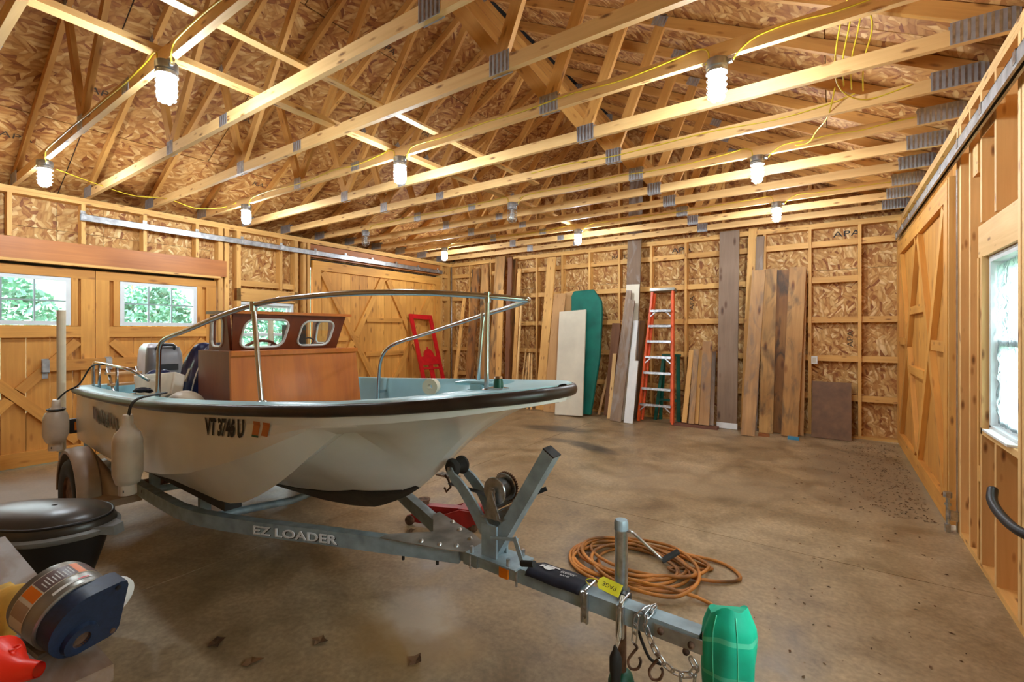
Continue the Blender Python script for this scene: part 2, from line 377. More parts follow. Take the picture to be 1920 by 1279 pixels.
class MB:
    """collects shapes, becomes one mesh object"""
    def __init__(self): self.v = []; self.f = []
    def add(self, vs, fs):
        k = len(self.v); self.v += [tuple(p) for p in vs]; self.f += [tuple(i + k for i in f) for f in fs]; return self
    def box(self, c, s, rot=None):
        hx, hy, hz = s[0] / 2, s[1] / 2, s[2] / 2
        vs = [Vector((x, y, z)) for x in (-hx, hx) for y in (-hy, hy) for z in (-hz, hz)]
        if rot is not None: vs = [rot @ p for p in vs]
        vs = [p + Vector(c) for p in vs]
        return self.add(vs, [(0, 1, 3, 2), (4, 6, 7, 5), (0, 4, 5, 1), (2, 3, 7, 6), (0, 2, 6, 4), (1, 5, 7, 3)])
    def mm(self, a, b):
        return self.box([(a[i] + b[i]) / 2 for i in range(3)], [abs(b[i] - a[i]) for i in range(3)])
    def beam(self, p0, p1, w, t, up=(0, 0, 1)):
        p0, p1 = Vector(p0), Vector(p1); x = (p1 - p0).normalized(); z = Vector(up); z = (z - x * z.dot(x)).normalized(); y = z.cross(x)
        return self.box((p0 + p1) / 2, ((p1 - p0).length, w, t), Matrix((x, y, z)).transposed())
    def tube(self, path, r, n=10, closed=False, caps=True, sx=1.0):
        P = [Vector(p) for p in path]; N = len(P); rings = []
        T = []
        for i in range(N):
            a = P[(i - 1) % N] if (closed or i > 0) else P[i]; b = P[(i + 1) % N] if (closed or i < N - 1) else P[i]
            T.append((b - a).normalized())
        ref = Vector((0, 0, 1)) if abs(T[0].z) < .9 else Vector((1, 0, 0))
        u = (ref - T[0] * ref.dot(T[0])).normalized(); vs = []
        for i in range(N):
            u = u - T[i] * u.dot(T[i]); u = u.normalized() if u.length > 1e-6 else T[i].orthogonal().normalized(); w = T[i].cross(u)
            rr = r[i] if isinstance(r, (list, tuple)) else r
            for k in range(n):
                a = 2 * math.pi * k / n; vs.append(P[i] + u * (rr * math.cos(a)) + w * (rr * sx * math.sin(a)))
        fs = []
        for i in range(N if closed else N - 1):
            j = (i + 1) % N
            for k in range(n):
                fs.append((i * n + k, i * n + (k + 1) % n, j * n + (k + 1) % n, j * n + k))
        if caps and not closed: fs += [tuple(reversed(range(n))), tuple((N - 1) * n + k for k in range(n))]
        return self.add(vs, fs)
    def cyl(self, p0, p1, r, n=16, r1=None): return self.tube([p0, p1], [r, r if r1 is None else r1], n)
    def lathe(self, prof, n=24, mtx=None, ang=2 * math.pi):
        """prof: (radius, height) about local Z"""
        vs = []; full = abs(ang - 2 * math.pi) < 1e-6; m = n if full else n + 1
        for rr, h in prof:
            for k in range(m):
                a = ang * k / n; p = Vector((rr * math.cos(a), rr * math.sin(a), h)); vs.append(mtx @ p if mtx else p)
        fs = []
        for i in range(len(prof) - 1):
            for k in range(n if full else n):
                k2 = (k + 1) % m if full else k + 1
                fs.append((i * m + k, i * m + k2, (i + 1) * m + k2, (i + 1) * m + k))
        return self.add(vs, fs)
    def prism(self, poly, mtx, depth):
        """poly in local XY, thickness along local +Z"""
        n = len(poly); vs = [mtx @ Vector((x, y, 0)) for x, y in poly] + [mtx @ Vector((x, y, depth)) for x, y in poly]
        fs = [tuple(reversed(range(n))), tuple(range(n, 2 * n))] + [(i, (i + 1) % n, n + (i + 1) % n, n + i) for i in range(n)]
        return self.add(vs, fs)
    def grid(self, rows, closed_u=False):
        nr, nc = len(rows), len(rows[0]); vs = [p for r_ in rows for p in r_]; fs = []
        for i in range(nr - 1):
            for j in range(nc if closed_u else nc - 1):
                fs.append((i * nc + j, i * nc + (j + 1) % nc, (i + 1) * nc + (j + 1) % nc, (i + 1) * nc + j))
        return self.add(vs, fs)
    def build(self, name, mat, parent=None, smooth=False, origin=None, angle=None, subsurf=0, recalc=True):
        me = bpy.data.meshes.new(name)
        vs = self.v
        if origin is not None: vs = [(p[0] - origin[0], p[1] - origin[1], p[2] - origin[2]) for p in vs]
        me.from_pydata(vs, [], self.f); me.update()
        if recalc:
            b = bmesh.new(); b.from_mesh(me); bmesh.ops.recalc_face_normals(b, faces=b.faces); b.to_mesh(me); b.free()
        me.materials.append(M[mat] if isinstance(mat, str) else mat)
        if smooth:
            me.polygons.foreach_set('use_smooth', [True] * len(me.polygons))
            if angle is not None: me.set_sharp_from_angle(angle=R(angle))
        o = bpy.data.objects.new(name, me)
        if origin is not None: o.location = origin
        if subsurf:
            md = o.modifiers.new('subdivision', 'SUBSURF'); md.levels = subsurf; md.render_levels = subsurf
        return link(o, parent)

_bcache = {}
def board_mesh(L, w, t, mat, name):
    key = (round(L, 3), round(w, 3), round(t, 3), mat)
    if key not in _bcache:
        m = MB().box((0, 0, 0), (L, w, t)); me = bpy.data.meshes.new(name); me.from_pydata(m.v, [], m.f); me.materials.append(M[mat]); me.update()
        b = bmesh.new(); b.from_mesh(me); bmesh.ops.recalc_face_normals(b, faces=b.faces); b.to_mesh(me); b.free()
        _bcache[key] = me
    return _bcache[key]
def board(name, p0, p1, w, t, mat, parent=None, n=(0, 0, 1)):
    """board from p0 to p1 (centre line), w wide, t thick; n = direction its thickness points in; grain runs along it"""
    p0, p1 = Vector(p0), Vector(p1); x = (p1 - p0).normalized(); z = Vector(n); z = (z - x * z.dot(x)).normalized(); y = z.cross(x)
    o = bpy.data.objects.new(name, board_mesh((p1 - p0).length, w, t, mat, name))
    o.matrix_basis = Matrix.Translation((p0 + p1) / 2) @ Matrix((x, y, z)).transposed().to_4x4()
    return link(o, parent)
def copy_tree(o, parent=None):
    c = o.copy(); link(c, parent)
    for ch in list(o.children): copy_tree(ch, c)
    return c
def text_mesh(name, s, size, mat, parent=None, extrude=0.0, sx=1.0, align='LEFT', fn=None, mtx=None, res=3, bold=0.0):
    """flat lettering as a mesh; fn maps (x, y, z) to a place, else mtx does"""
    cu = bpy.data.curves.new(name, 'FONT'); cu.body = s; cu.size = size; cu.extrude = extrude; cu.align_x = align; cu.resolution_u = res; cu.offset = bold
    t = bpy.data.objects.new(name, cu); col.objects.link(t)
    dg = bpy.context.evaluated_depsgraph_get(); dg.update()
    me = bpy.data.meshes.new_from_object(t.evaluated_get(dg))
    bpy.data.objects.remove(t, do_unlink=True)
    for v in me.vertices:
        p = Vector((v.co.x * sx, v.co.y, v.co.z))
        v.co = fn(p) if fn else (mtx @ p if mtx else p)
    me.materials.clear(); me.materials.append(M[mat]); me.update()
    o = bpy.data.objects.new(name, me)
    return link(o, parent)
def smooth_path(pts, n=8):
    """Catmull-Rom through the points"""
    P = [Vector(p) for p in pts]; out = []
    for i in range(len(P) - 1):
        a, b, c, d = P[max(i - 1, 0)], P[i], P[i + 1], P[min(i + 2, len(P) - 1)]
        for k in range(n):
            t = k / n
            out.append(.5 * ((2 * b) + (c - a) * t + (2 * a - 5 * b + 4 * c - d) * t * t + (3 * b - a - 3 * c + d) * t ** 3))
    return out + [P[-1]]
def frame(x, y, z, o):
    return Matrix.Translation(Vector(o)) @ Matrix((Vector(x), Vector(y), Vector(z))).transposed().to_4x4()

# ================================================================== THE ROOM
# ---------------- floor: four slabs with open joints
fl = structure(MB().mm((XL - .3, YF - .2, -.06), (XR + .3, YB + .3, -.03)).build('floor', 'felt'))
JX, JY = -3.34, 3.753
for (x0, x1) in ((XL - .3, JX - .003), (JX + .003, XR + .3)):
    for (y0, y1) in ((YF - .2, JY - .003), (JY + .003, YB + .3)):
        MB().mm((x0, y0, -.03), (x1, y1, 0)).build('slab', 'concrete', fl)

# ---------------- roof deck ("ceiling"): OSB sheets on both slopes over a felt underlay
def z_top(x): return 3.2 + (min(x - XL, XR - x)) * SLOPE           # centre line of the top chords
CHO = .0445 / math.cos(math.atan(SLOPE))
apex = Vector((XM, 0, z_top(XM) + CHO))
roof = MB()
ang = math.atan(SLOPE)
for sgn in (-1, 1):
    d = Vector((sgn * math.cos(ang), 0, -math.sin(ang))); nn = Vector((sgn * math.sin(ang), 0, math.cos(ang)))
    a = apex + nn * .022; e = a + d * 5.15
    roof.add([(p.x, y, p.z) for p in (a, e, e + nn * .02, a + nn * .02) for y in (YF - .2, YB + .35)],
             [(0, 1, 3, 2), (4, 5, 7, 6), (2, 3, 5, 4), (0, 6, 7, 1), (0, 2, 4, 6), (1, 7, 5, 3)])
roof.mm((XM - .12, YF - .2, apex.z + .022), (XM + .12, YB + .35, apex.z + .06))
ceil = structure(roof.build('ceiling', 'felt'))
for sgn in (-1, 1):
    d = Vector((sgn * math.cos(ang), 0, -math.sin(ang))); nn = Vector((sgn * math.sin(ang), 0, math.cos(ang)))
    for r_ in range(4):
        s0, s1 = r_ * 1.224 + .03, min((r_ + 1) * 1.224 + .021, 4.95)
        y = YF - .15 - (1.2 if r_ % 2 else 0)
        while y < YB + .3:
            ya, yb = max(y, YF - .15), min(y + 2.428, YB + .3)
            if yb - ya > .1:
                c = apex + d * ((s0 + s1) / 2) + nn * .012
                board('osb_panel', (c.x, ya, c.z), (c.x, yb, c.z), s1 - s0, .012, 'osb_roof_shaded', ceil, nn)
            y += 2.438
def roof_pt(sgn, sl, y):
    d = Vector((sgn * math.cos(ang), 0, -math.sin(ang))); nn = Vector((sgn * math.sin(ang), 0, math.cos(ang)))
    return apex + d * sl + nn * .005 + Vector((0, y, 0)), d, nn
# mill stamps printed on the underside of some sheets
for sgn, sl, y, tx in ((-1, 3.2, 1.45, 'APA'), (-1, 2.9, 2.65, 'APA'), (-1, 3.9, 3.35, 'RATED'), (-1, 1.9, 2.25, 'APA'), (-1, 2.3, 3.9, 'MILL 15'), (-1, 2.0, 4.9, 'APA'),
                      (1, 2.0, 3.0, 'APA'), (1, 2.4, 4.3, 'RATED'), (-1, 4.1, .95, 'APA'), (-1, 1.2, 3.6, 'APA'), (1, 1.4, 4.9, 'APA'), (-1, 3.4, 5.2, 'APA')):
    p, d, nn = roof_pt(sgn, sl, y)
    text_mesh('mill_stamp', tx, .11, 'ink_soft', ceil, mtx=frame((0, 1, 0) if sgn < 0 else (0, -1, 0), -d, -nn if True else nn, p - nn * .002), sx=1.2)

# ---------------- walls
def osb_sheets(parent, plane, at, cells, mat='osb'):
    """sheets of sheathing; cells = (a0, a1, z0, z1) along the wall, 4 mm joints"""
    for a0, a1, z0, z1 in cells:
        g = .002
        if plane == 'x': board('osb_panel', (at, (a0 + a1) / 2, z0 + g), (at, (a0 + a1) / 2, z1 - g), a1 - a0 - 2 * g, .012, mat, parent, (1, 0, 0))
        else: board('osb_panel', ((a0 + a1) / 2, at, z0 + g), ((a0 + a1) / 2, at, z1 - g), a1 - a0 - 2 * g, .012, mat, parent, (0, 1, 0))
SD = .14   # stud depth
def stud_x(y, z0, z1, parent, xface, sgn, w=.038, mat='pine', name='stud', depth=SD):     # stud in a wall that runs along Y
    return board(name, (xface - sgn * depth / 2, y, z0), (xface - sgn * depth / 2, y, z1), w, depth, mat, parent, (1, 0, 0))
def stud_y(x, z0, z1, parent, w=.038, mat='pine', name='stud'):
    return board(name, (x, YB + SD / 2, z0), (x, YB + SD / 2, z1), w, SD, mat, parent, (0, 1, 0))

# --- back wall
wb = structure(MB().mm((XL - .3, YB + SD + .016, -.03), (XR + .3, YB + SD + .05, 3.2)).build('wall_back', 'felt'))
xs = [XR + .16 - 1.2192 * i for i in range(9)]
cells = []
for i in range(len(xs) - 1):
    a1, a0 = xs[i], max(xs[i + 1], XL - .16)
    if a1 - a0 > .1: cells += [(a0, a1, .0, 2.44), (a0, a1, 2.44, 3.2)]
osb_sheets(wb, 'y', YB + SD + .009, cells)
for z in (3.068, 3.106): board('top_plate', (XL - .13, YB + SD / 2, z), (XR + .13, YB + SD / 2, z), SD, .037, 'pine', wb)
board('bottom_plate', (XL - .13, YB + SD / 2, .019), (XR + .13, YB + SD / 2, .019), SD, .038, 'pine', wb)
studs = [.333 - .597 * i for i in range(13)]
for x in studs: stud_y(x, .038, 3.049, wb)
stud_y(XR - .02, .038, 3.049, wb); stud_y(XL + .02, .038, 3.049, wb)
edges = [XR - .039] + [q for x in studs for q in (x + .019, x - .019)] + [XL + .039]
for i in range(0, len(edges), 2):
    a1, a0 = edges[i], edges[i + 1]
    if a1 - a0 < .05: continue
    for z in (2.82, 2.29, 1.70, 1.135, .57):
        if z == 2.29 and i == 0: continue
        board('girt', (a0, YB + .05, z), (a1, YB + .05, z), .086, .038, 'pine', wb, (0, 1, 0))
text_mesh('mill_stamp', 'APA', .13, 'ink', wb, mtx=frame((1, 0, 0), (0, 0, 1), (0, -1, 0), (-2.33, YB + SD + .001, 2.91)), sx=1.4)
text_mesh('mill_stamp', 'APA', .12, 'ink', wb, mtx=frame((1, 0, 0), (0, 0, 1), (0, -1, 0), (.02, YB + SD + .001, 2.92)), sx=1.5)
text_mesh('mill_stamp', 'RATED', .10, 'ink_soft', wb, mtx=frame((1, 0, 0), (0, 0, 1), (0, -1, 0), (-3.45, YB + SD + .001, 2.9)), sx=1.3)
text_mesh('mill_stamp', 'APA', .10, 'ink_soft', wb, mtx=frame((0, 0, 1), (-1, 0, 0), (0, -1, 0), (.26, YB + SD + .001, 1.3)), sx=1.3)
text_mesh('mill_stamp', 'APA', .10, 'ink_soft', wb, mtx=frame((0, 0, 1), (-1, 0, 0), (0, -1, 0), (-1.95, YB + SD + .001, 1.9)), sx=1.3)
# gable above the back wall
MB().add([(XL - .3, YB + SD + .02, 3.2), (XR + .3, YB + SD + .02, 3.2), (XM, YB + SD + .02, apex.z + .02), (XL - .3, YB + SD + .05, 3.2), (XR + .3, YB + SD + .05, 3.2), (XM, YB + SD + .05, apex.z + .02)],
         [(0, 1, 2), (5, 4, 3), (0, 3, 4, 1), (1, 4, 5, 2), (2, 5, 3, 0)]).build('gable_backing', 'felt', wb)
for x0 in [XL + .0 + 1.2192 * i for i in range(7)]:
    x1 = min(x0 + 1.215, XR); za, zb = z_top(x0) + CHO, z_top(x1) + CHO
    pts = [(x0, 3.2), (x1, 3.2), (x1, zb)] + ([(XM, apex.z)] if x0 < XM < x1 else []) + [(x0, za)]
    gp_ = MB().prism(pts, Matrix.Identity(4), .012).build('osb_panel', 'osb_roof_shaded', wb); gp_.matrix_basis = frame((1, 0, 0), (0, 0, 1), (0, -1, 0), (0, YB + SD + .016, 0))
for x in studs:
    if z_top(x) > 3.3: stud_y(x, 3.2, z_top(x), wb, name='gable_stud')

# --- left wall
wl_m = MB()
XO = XL - SD - .016
for (y0, y1, z0, z1) in ((YF - .2, .30, -.03, 3.15), (.30, 3.35, 2.20, 3.15), (3.35, 3.50, -.03, 3.15), (3.50, 4.36, -.03, .98), (3.50, 4.36, 1.985, 3.15), (4.36, 4.66, -.03, 3.15), (4.66, 7.93, 2.66, 3.15), (7.93, YB + .3, -.03, 3.15)):
    wl_m.mm((XO - .03, y0, z0), (XO, y1, z1))
wl = structure(wl_m.build('wall_left', 'felt'))
for z in (3.068, 3.106): board('top_plate', (XL - SD / 2, YF, z), (XL - SD / 2, YB, z), SD, .037, 'pine', wl)
osb_sheets(wl, 'x', XL - SD - .009, [(a, b, z0, z1) for (a, b) in ((-2, .28), (.28, 1.505), (1.505, 1.93), (1.93, 3.15), (3.15, 3.5)) for (z0, z1) in ((2.31, 2.72), (2.72, 3.14))]
           + [(3.5, 4.36, 1.99, 3.14), (4.36, 4.66, 0, 2.44), (4.36, 4.66, 2.44, 3.14), (3.35, 3.5, 0, 2.31), (3.5, 4.36, 0, .97), (-2, .28, 0, 2.31), (7.93, 8.38, 0, 2.44), (7.93, 8.38, 2.44, 3.14), (4.66, 7.93, 2.81, 3.14)])
for y in (-1.34, -.73, -.12, .49, 1.10, 1.71, 2.32, 2.93): stud_x(y, 2.575 if y > .3 else .038, 3.049, wl, XL, 1)
for y, z1 in ((3.235, 3.049), (3.32, 3.049)): stud_x(y, .0, z1, wl, XL, 1, w=.06)
stud_x(3.49, .0, 3.049, wl, XL, 1, w=.06); stud_x(4.15, 2.19, 3.049, wl, XL, 1); stud_x(4.41, 0, 3.049, wl, XL, 1, w=.06)
for y in (4.56, 4.64): stud_x(y, 0, 3.049, wl, XL, 1, w=.05)
for y in (7.95, 8.21): stud_x(y, 0, 3.049, wl, XL, 1, w=.05)
stud_x(.24, .0, 3.049, wl, XL, 1, w=.06)
board('girt', (XL - .05, 3.53, 2.27), (XL - .05, 4.13, 2.27), .086, .038, 'pine', wl, (1, 0, 0))
board('girt', (XL - .05, 4.17, 2.27), (XL - .05, 4.38, 2.27), .086, .038, 'pine', wl, (1, 0, 0))
board('window_header', (XL - .04, 3.46, 2.09), (XL - .04, 4.44, 2.09), .19, .08, 'pine', wl, (1, 0, 0))
for z in (2.82, 2.29, 1.7, 1.135, .57): board('girt', (XL - .05, 7.98, z), (XL - .05, 8.18, z), .086, .038, 'pine', wl, (1, 0, 0))
board('door_header', (XL + .018, .2, 2.448), (XL + .018, 3.30, 2.448), .235, .036, 'header', wl, (1, 0, 0))
board('header_trim', (XL + .01, .2, 2.315), (XL + .01, 3.22, 2.315), .03, .05, 'pine', wl, (1, 0, 0))
board('slide_header', (XL - .05, 4.66, 2.93), (XL - .05, 7.93, 2.93), .22, .06, 'header', wl, (1, 0, 0))
# galvanised door track on the left wall, with its brackets
def track(y0, y1, x, z, parent, sgn):
    prof = [(-.025, -.035), (.025, -.035), (.025, .035), (-.025, .035)]
    m = MB()
    m.mm((x - .022, y0, z - .038), (x - .018, y1, z + .038)); m.mm((x + .018, y0, z - .038), (x + .022, y1, z + .038)); m.mm((x - .022, y0, z + .034), (x + .022, y1, z + .038))
    m.mm((x - .018, y0, z - .038), (x - .008, y1, z - .034)); m.mm((x + .008, y0, z - .038), (x + .018, y1, z - .034))
    t = m.build('door_track', 'galv', parent)
    y = y0 + .03
    while y < y1:
        b = MB(); b.mm((x - sgn * .03, y - .022, z + .038), (x + sgn * .026, y + .022, z + .043)); b.mm((x + sgn * .022, y - .022, z - .02), (x + sgn * .026, y + .022, z + .043))
        b.mm((x - sgn * .03, y - .022, z + .04), (x - sgn * .026, y + .022, z + .085)); b.cyl((x - sgn * .03, y, z + .068), (x - sgn * .018, y, z + .068), .009, 6)
        b.build('track_bracket', 'zinc', t)
        y += .6096
    return t
track(1.67, 7.9, XL + .05, 2.885, wl, 1)

# --- right wall (runs close past the camera)
wr_m = MB(); XO2 = XR + SD + .022
for (y0, y1, z0, z1) in ((YF - .2, .45, -.03, 3.15), (.45, 1.95, -.03, .88), (.45, 1.95, 2.0, 3.15), (1.95, 3.46, -.03, 3.15), (3.46, 4.12, -.03, .88), (3.46, 4.12, 2.0, 3.15), (4.12, 4.86, -.03, 3.15), (4.86, 8.2, 2.62, 3.15), (8.2, YB + .3, -.03, 3.15)):
    wr_m.mm((XO2, y0, z0), (XO2 + .03, y1, z1))
wr = structure(wr_m.build('wall_right', 'felt'))
for z in (3.068, 3.106): board('top_plate', (XR + SD / 2, YF, z), (XR + SD / 2, YB, z), SD, .037, 'pine_light', wr)
board('bottom_plate', (XR + SD / 2, YF, .019), (XR + SD / 2, 4.72, .019), SD, .038, 'pine', wr)
def sheath(y0, y1, z0, z1):        # vertical pine boards behind the studs
    n = max(1, round((y1 - y0) / .25)); w = (y1 - y0) / n
    for i in range(n): board('sheathing_board', (XR + SD + .011, y0 + (i + .5) * w, z0), (XR + SD + .011, y0 + (i + .5) * w, z1), w - .003, .02, 'pine_door', wr, (1, 0, 0))
sheath(4.12, 4.86, .0, 3.14); sheath(3.46, 4.12, 0, .87); sheath(3.46, 4.12, 2.01, 3.14); sheath(YF, .45, 0, 3.14); sheath(.45, 1.95, 0, .87); sheath(.45, 1.95, 2.01, 3.14); sheath(1.95, 3.46, 0, 3.14); sheath(8.2, 8.36, 0, 3.14); sheath(4.86, 8.2, 2.81, 3.14)
for y in (4.84, 4.74): stud_x(y, .0, 3.049, wr, XR, -1, w=.05, mat='pine_light')
stud_x(4.45, .038, 3.049, wr, XR, -1, mat='pine_light'); stud_x(4.235, .038, 2.0, wr, XR, -1, mat='pine'); stud_x(4.155, .038, 2.0, wr, XR, -1, mat='pine_light')
stud_x(3.42, .038, 3.049, wr, XR, -1, mat='pine_light', w=.04); stud_x(3.36, .038, 3.049, wr, XR, -1, mat='pine_light', w=.04)
for y in (2.75, 2.14, 1.99, .41, .31, -.3, -.91, -1.52): stud_x(y, .038, 3.049, wr, XR, -1, mat='pine_light')
for y in (1.53, .92): stud_x(y, 2.22, 3.049, wr, XR, -1, mat='pine_light'); stud_x(y, .038, .86, wr, XR, -1, mat='pine_light')
board('window_header', (XR + .07, .42, 2.10), (XR + .07, 1.98, 2.10), .21, .13, 'pine_light', wr, (1, 0, 0))
board('window_sill', (XR + .07, .43, .885), (XR + .07, 1.97, .885), .14, .038, 'pine_light', wr, (0, 0, 1))
stud_x(3.84, 2.22, 3.049, wr, XR, -1, mat='pine_light'); stud_x(4.155, 2.22, 3.049, wr, XR, -1, mat='pine_light')
stud_x(3.84, .038, .86, wr, XR, -1, mat='pine_light'); stud_x(8.22, 0, 3.049, wr, XR, -1, w=.05)
board('window_header', (XR + .07, 3.44, 2.10), (XR + .07, 4.25, 2.10), .21, .13, 'pine_light', wr, (1, 0, 0))
board('window_sill', (XR + .07, 3.44, .885), (XR + .07, 4.17, .885), .14, .038, 'pine_light', wr, (0, 0, 1))
MB().box((XR + .065, 4.30, 2.66), (.13, .12, .20)).build('block', 'pine', wr); MB().box((XR + .065, 3.99, 2.80), (.13, .26, .10)).build('block', 'pine', wr); MB().box((XR + .065, 4.20, .60), (.13, .03, .1)).build('block', 'pine', wr)
for z in (1.78, 1.18, .98): MB().box((XR + .05, 4.195, z), (.09, .042, .09)).build('block', 'old_board', wr)
track(1.9, 8.15, XR - .055, 2.80, wr, -1)
# paint can lid / latch hardware at the door edge
hw = MB(); hw.cyl((XR - .06, 4.80, .06), (XR - .06, 4.80, .26), .012, 8); hw.cyl((XR - .06, 4.80, .26), (XR - .06, 4.80, .30), .026, 6); hw.cyl((XR - .06, 4.80, .20), (XR - .06, 4.80, .215), .02, 8); hw.mm((XR - .075, 4.775, .0), (XR - .045, 4.825, .06)); hw.mm((XR - .045, 4.78, .09), (XR + .0, 4.82, .16))
hw.build('door_guide_bolt', 'zinc', wr)
MB().mm((XR - .006, 4.82, .0), (XR + .002, 4.845, 2.75)).build('edge_flashing', 'galv', wr)

# --- wall behind the camera
wf_m = MB().mm((XL - .3, YF - .19, -.03), (XR + .3, YF - .16, 3.2))
wf_m.add([(XL - .3, YF - .19, 3.2), (XR + .3, YF - .19, 3.2), (XM, YF - .19, apex.z + .02), (XL - .3, YF - .16, 3.2), (XR + .3, YF - .16, 3.2), (XM, YF - .16, apex.z + .02)], [(0, 1, 2), (5, 4, 3), (0, 3, 4, 1), (1, 4, 5, 2), (2, 5, 3, 0)])
wf = structure(wf_m.build('wall_front', 'osb'))
for i in range(14): stud = board('stud', (XL + .3 + i * .6, YF - .09, 0), (XL + .3 + i * .6, YF - .09, 3.1), .038, .14, 'pine', wf, (0, 1, 0))

# ---------------- doors
def braced_slide_door(name, xf, sgn, y0, y1, zt, mat):
    """sliding barn door: vertical boards behind a frame with two crosses; xf = room face of the frame, sgn = direction out of the room"""
    n = int(round((y1 - y0) / .2)); w = (y1 - y0) / n; t = .045; xb = xf + sgn * (t + .012); xc = xf + sgn * t / 2
    root = structure(MB().mm((xf + sgn * (t + .024), y0, .02), (xf + sgn * (t + .034), y1, zt)).build(name, 'felt'))
    for i in range(n): board('door_board', (xb, y0 + (i + .5) * w, .02), (xb, y0 + (i + .5) * w, zt), w - .004, .022, mat, root, (1, 0, 0))
    B = lambda nm, a, b, ww: board(nm, (xc, a[0], a[1]), (xc, b[0], b[1]), ww, t, mat, root, (1, 0, 0))
    B('door_rail', (y0, zt - .09), (y1, zt - .09), .16); B('door_rail', (y0, .10), (y1, .10), .16)
    za, zb = .18, zt - .17; ym = (y0 + y1) / 2; zc = 1.40
    B('door_stile', (y0 + .075, za), (y0 + .075, zb), .15); B('door_stile', (y1 - .075, za), (y1 - .075, zb), .15)
    spans = ((y0 + .15, ym - .03), (ym + .03, y1 - .15))
    for a, b in spans:
        B('door_brace', (a + .04, zb - .03), (b - .04, za + .03), .11)
        c = ((a + b) / 2, (za + zb) / 2)
        d = Vector((b - a - .08, zb - za - .06)); d.normalize()
        B('door_brace', (a + .04, za + .03), (c[0] - d.x * .06, c[1] - d.y * .06), .11); B('door_brace', (c[0] + d.x * .06, c[1] + d.y * .06), (b - .04, zb - .03), .11)
    q = spans[0][1] - spans[0][0]
    B('door_rail', (y0 + .15, zc), (spans[0][0] + q * .40, zc), .09); B('door_rail', (spans[1][1] - q * .40, zc), (y1 - .15, zc), .09)
    for z, k in ((1.76, .70), (1.09, .68)): B('door_rail', (spans[0][0] + q * k, z), (spans[1][0] + q * (1 - k), z), .085)
    return root
braced_slide_door('door_2', XL - .005, -1, 4.72, 7.91, 2.775, 'pine_door')
d3 = braced_slide_door('door_3', XR - .045, 1, 4.92, 8.18, 2.72, 'pine_door')
board('door_edge_board', (XR + .0, 4.895, .03), (XR + .0, 4.895, 2.72), .03, .08, 'pine', d3, (1, 0, 0))

def sash(name, ya, yb, za, zb, x, sgn, parent, cols, rows, fr=.045, glass_mat='glass', t=.04):
    """window sash with muntins and single panes, in a plane of constant x"""
    m = MB()
    for a, b in (((x - t / 2, ya, za), (x + t / 2, yb, za + fr)), ((x - t / 2, ya, zb - fr), (x + t / 2, yb, zb)), ((x - t / 2, ya, za + fr), (x + t / 2, ya + fr, zb - fr)), ((x - t / 2, yb - fr, za + fr), (x + t / 2, yb, zb - fr))): m.mm(a, b)
    f = m.build(name, 'white_vinyl', parent)
    pw, ph = (yb - ya - 2 * fr) / cols, (zb - za - 2 * fr) / rows
    for i in range(1, cols): MB().mm((x - .012, ya + fr + i * pw - .008, za + fr), (x + .012, ya + fr + i * pw + .008, zb - fr)).build('muntin', 'muntin', f)
    for j in range(1, rows): MB().mm((x - .011, ya + fr, za + fr + j * ph - .008), (x + .011, yb - fr, za + fr + j * ph + .008)).build('muntin', 'muntin', f)
    for i in range(cols):
        for j in range(rows):
            MB().mm((x - .002, ya + fr + i * pw + .008, za + fr + j * ph + .008), (x + .002, ya + fr + (i + 1) * pw - .008, za + fr + (j + 1) * ph - .008)).build('pane', glass_mat, f)
    return f
# pair of swinging doors in the left wall, each with a six-pane window
DX = XL - .04; DT = .045
d1 = structure(MB().mm((DX - DT - .032, .32, .01), (DX - DT - .026, 3.18, .6)).build('door_1', 'felt'))
def leaf(y0, y1, wy0, wy1, seam_left):
    B = lambda nm, a, b, ww, xo=0, tt=DT, mat='pine_door': board(nm, (DX - DT / 2 + xo, a[0], a[1]), (DX - DT / 2 + xo, b[0], b[1]), ww, tt, mat, d1, (1, 0, 0))
    n = 7; w = (y1 - y0) / n
    for i in range(n):
        y = y0 + (i + .5) * w
        B('door_board', (y, .02), (y, 1.50), w - .004, -DT / 2 - .012, .022)
    # boards round the window opening
    for (a, b, z0, z1) in ((y0, wy0 - .0, 1.50, 2.27), (wy1, y1, 1.50, 2.27), (wy0, wy1, 2.17, 2.27), (wy0, wy1, 1.50, 1.595)):
        if b - a > .02: board('door_board', (DX - DT - .012, (a + b) / 2, z0), (DX - DT - .012, (a + b) / 2, z1), b - a, .022, 'pine_door', d1, (1, 0, 0))
    B('door_stile', (y0 + .065, .17), (y0 + .065, 2.16), .13); B('door_stile', (y1 - .065, .17), (y1 - .065, 2.16), .13)
    B('door_rail', (y0, 2.215), (y1, 2.215), .11); B('door_rail', (y0, .09), (y1, .09), .16); B('door_rail', (y0 + .13, 1.52), (y1 - .13, 1.52), .13)
    B('window_trim', (wy0 - .035, 1.59), (wy0 - .035, 2.16), .06); B('window_trim', (wy1 + .035, 1.59), (wy1 + .035, 2.16), .06)
    a, b, za, zb = y0 + .13, y1 - .13, .17, 1.455
    c = ((a + b) / 2, (za + zb) / 2); d = Vector((b - a, zb - za)).normalized()
    B('door_brace', (a + .03, zb - .05), (b - .03, za + .05), .10)
    B('door_brace', (a + .03, za + .05), (c[0] - d.x * .06, c[1] - d.y * .06), .10); B('door_brace', (c[0] + d.x * .06, c[1] + d.y * .06), (b - .03, zb - .05), .10)
    sash('window_frame', wy0, wy1, 1.60, 2.165, DX - .02, 1, d1, 3, 2)
leaf(.46, 1.826, .735, 1.605, False)
leaf(1.834, 3.19, 2.07, 2.94, True)
board('lock_bar', (DX + .022, 1.36, 1.13), (DX + .022, 2.55, 1.13), .13, .04, 'pine_door', d1, (1, 0, 0))
